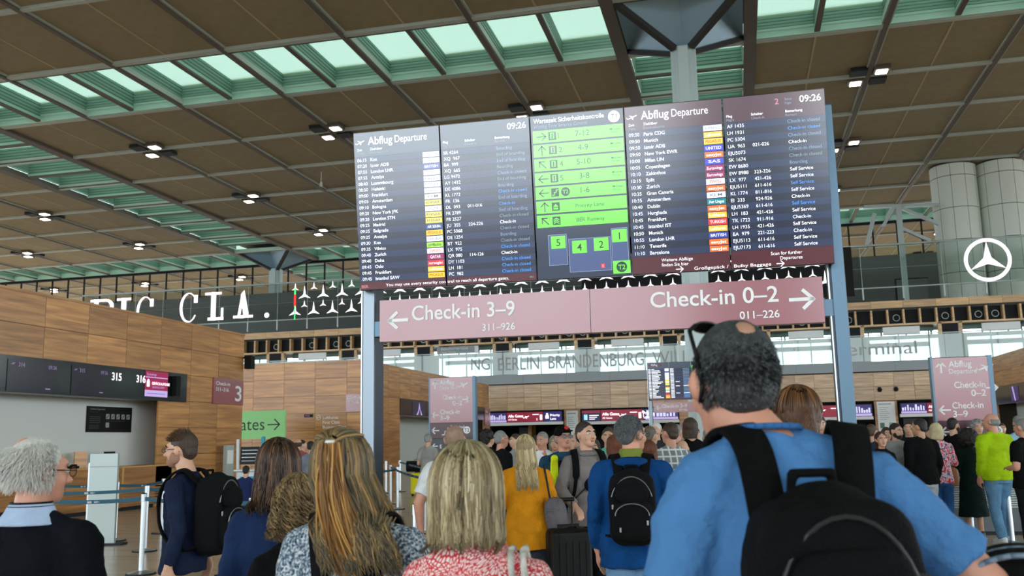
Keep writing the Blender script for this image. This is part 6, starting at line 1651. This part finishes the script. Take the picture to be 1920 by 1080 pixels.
P(14, 843, 17.0, 170, 'bearded check-in agent in a dark suit and light blue tie behind the left counter', (28, 30, 38), hcol=BLACKH, beard=(40, 30, 26), vox=.013, arms=('hold', 'hold'), loc=(XI-.95, px_d(14, 843, 17.0).y-1.0, 0), height=1.6)
# --- right-hand crowd
P(1753, 792, 14.0, -12, 'woman with a cream-blonde bob in a red and lilac patterned blouse and blue jeans', tex_mat('floral_print', 'floral'), (44, 84, 134), 'bob', ((196, 180, 136), (240, 228, 190)), SKIN, 'f', vox=.012, build=1.15, arms=('hold', 'fwd'), shoes=(214, 52, 44))
P(1722, 783, 13.2, 12, 'broad man in a black jumper and pale grey trousers left of the patterned blouse', (22, 22, 25), (168, 176, 180), hcol=BLACKH, skin=SKIN3, vox=.012, build=1.15, head=(30, 0, 0), arms=('down', 'down'))
P(1678, 792, 13.6, 182, 'bearded man in a black cap and grey t-shirt facing the camera', (136, 136, 134), (60, 62, 66), 'short', BLACKH, SKIN, beard=(40, 32, 28), vox=.012, build=1.15, head=(22, -4, 0))
P(1651, 808, 12.8, 178, 'woman with dark red hair in a black top facing the camera beside the blue sleeve', (30, 28, 34), (40, 40, 46), 'long', ((60, 26, 20), (110, 56, 40)), SKIN, 'f', vox=.013, arms=('hold', 'hold'))
P(1634, 794, 14.2, -50, 'man in a navy jacket next to the right board post', (38, 60, 88), hcol=((70, 52, 40), (120, 96, 76)))
P(1703, 788, 15.2, 150, 'man looking left behind the bearded man in grey', (34, 34, 38), hcol=BROWN)
P(1662, 800, 16, 170, 'brown-haired woman behind the dark-red-haired one', (90, 84, 84), hair='bob', hcol=BROWN, sex='f')
P(1786, 782, 15.1, -60, 'dark-bearded young man in a black t-shirt right of the cream-blonde bob', (24, 24, 28), hcol=BLACKH, beard=(40, 30, 26), sleeve='short', vox=.013, arms=('fwd', 'fwd'))
P(1811, 806, 14.1, 0, 'woman with a big dark afro in a dark green dress', (22, 52, 48), (26, 56, 52), 'afro', BLACKH, SKIN3, 'f', vox=.016, skirt=True, sleeve='long')
P(1832, 786, 14.95, 170, 'curly grey-haired person behind the dark afro', (90, 96, 104), hair='curly', hcol=GREY)
t, Mh, s = P(1858, 773, 13.4, 10, 'balding man in a lime-green jacket and blue jeans', (164, 200, 22), (96, 138, 172), 'ring', GREY, SKIN2, vox=.011, build=1.2, arms=('down', 'down'), head=(38, -4, 0), shoes=(196, 200, 204), foldk=1.3, step=.1)
P(1914, 783, 12.2, 30, 'man in a black t-shirt at the right edge behind the maroon jacket', (20, 20, 22), (40, 44, 52), 'short', GREY, SKIN2, vox=.013, sleeve='short', build=1.15)
P(1962, 800, 10.6, 20, 'person in a maroon jacket cut off by the right edge', (112, 20, 32), (40, 30, 34), 'short', BROWN, SKIN, vox=.014, build=1.1, arms=('down', 'down'), hands=True)
P(1907, 778, 15.5, 0, 'grey-haired man in a pale blue shirt near the right edge', (150, 190, 220), hcol=GREY)
P(1877, 792, 18.5, 170, 'distant person between the lime jacket and the right edge', (60, 64, 72), hcol=BROWN)
P(1642, 812, 16.5, 170, 'dark-haired person deep in the right-hand crowd', (60, 50, 50), hcol=BLACKH, sex='f')
P(1742, 800, 17.5, 180, 'person hidden behind the cream-blonde bob', (50, 52, 58), hcol=BROWN)
# bags of the right-hand crowd
q = px_d(1775, 930, 13.8); hb_ = empty('shoulder_bag', (q.x, q.y, .78), .2, label='tan leather bag hanging beside the patterned blouse', cat='bag')
Solid().rbox((0, 0, .14), (.2, .07, .15), e=.5).out('bag_body', mat('tan_leather', (150, 96, 50), .5), hb_, .014, 2)
g = G().bar((-.12, 0, .26), (-.05, 0, .55), .02, .01, M_dark).bar((.12, 0, .26), (.05, 0, .55), .02, .01, M_dark); g.out('strap', hb_)
for px_, D, lb in ((1790, 14.6, 'low grey ribbed luggage barrier behind the patterned blouse’s jeans'), (1866, 14.45, 'low grey ribbed luggage barrier behind the lime jacket’s jeans')):
    q = px_d(px_, 950, D); b_ = empty('queue_barrier', (q.x, q.y, 0), .05, label=lb, cat='barrier')
    G().box((-.38, 0, .04), (.38, .05, .92), mat('barrier_grey', (98, 104, 108), .5)).out('panel', b_)
    for k in range(14): G().box((-.34, -.008, .4+k*.035), (.34, 0, .415+k*.035), M_rail).out('slat', b_)
    G().box((-.4, -.02, 0), (-.37, .07, .95), M_dark).out('post', b_); G().box((.37, -.02, 0), (.4, .07, .95), M_dark).out('post', b_); G().box((-.4, -.15, 0), (.4, .2, .04), M_dark).out('foot', b_)
# dark padded object in the lower right corner
q = px_d(1912, 1022, 1.9)
hd_ = empty('pram_hood', (q.x, q.y, 0), -.2, label='black rounded hood with pale grey piping in the bottom right corner', cat='pram')
R_ = .15; zc = q.z-.06
S_ = Solid().ell((0, 0, zc-.09), (R_+.02, .2, .155)); S_.out('hood', cloth('hood_black', (26, 26, 30), .55), hd_, .01, 2)
for yy, nm in ((-.06, 'piping'), (.06, 'piping')):
    g = G(); pts = [Vector(((R_+.006)*math.cos(PI*k/20)*1.0, yy-.1, zc-.09+.148*math.sin(PI*k/20))) for k in range(21)]
    for a, b in zip(pts, pts[1:]): g.tube(a, b, .0055, .0055, mat('piping_grey', (110, 128, 146), .5), 8)
    g.out(nm, hd_, smooth=True)
for q_ in (-1, 1): G().bar((q_*.16, 0, zc-.12), (q_*.2, .1, .15), .025, .02, M_dark).out('frame_tube', hd_)
for q_ in (-1, 1):
    G().tube((q_*.22-.02, .15, .13), (q_*.22+.02, .15, .13), .13, .13, M_black, 24).out('wheel', hd_)
G().box((-.22, .14, .12), (.22, .16, .15), M_dark).out('axle', hd_)
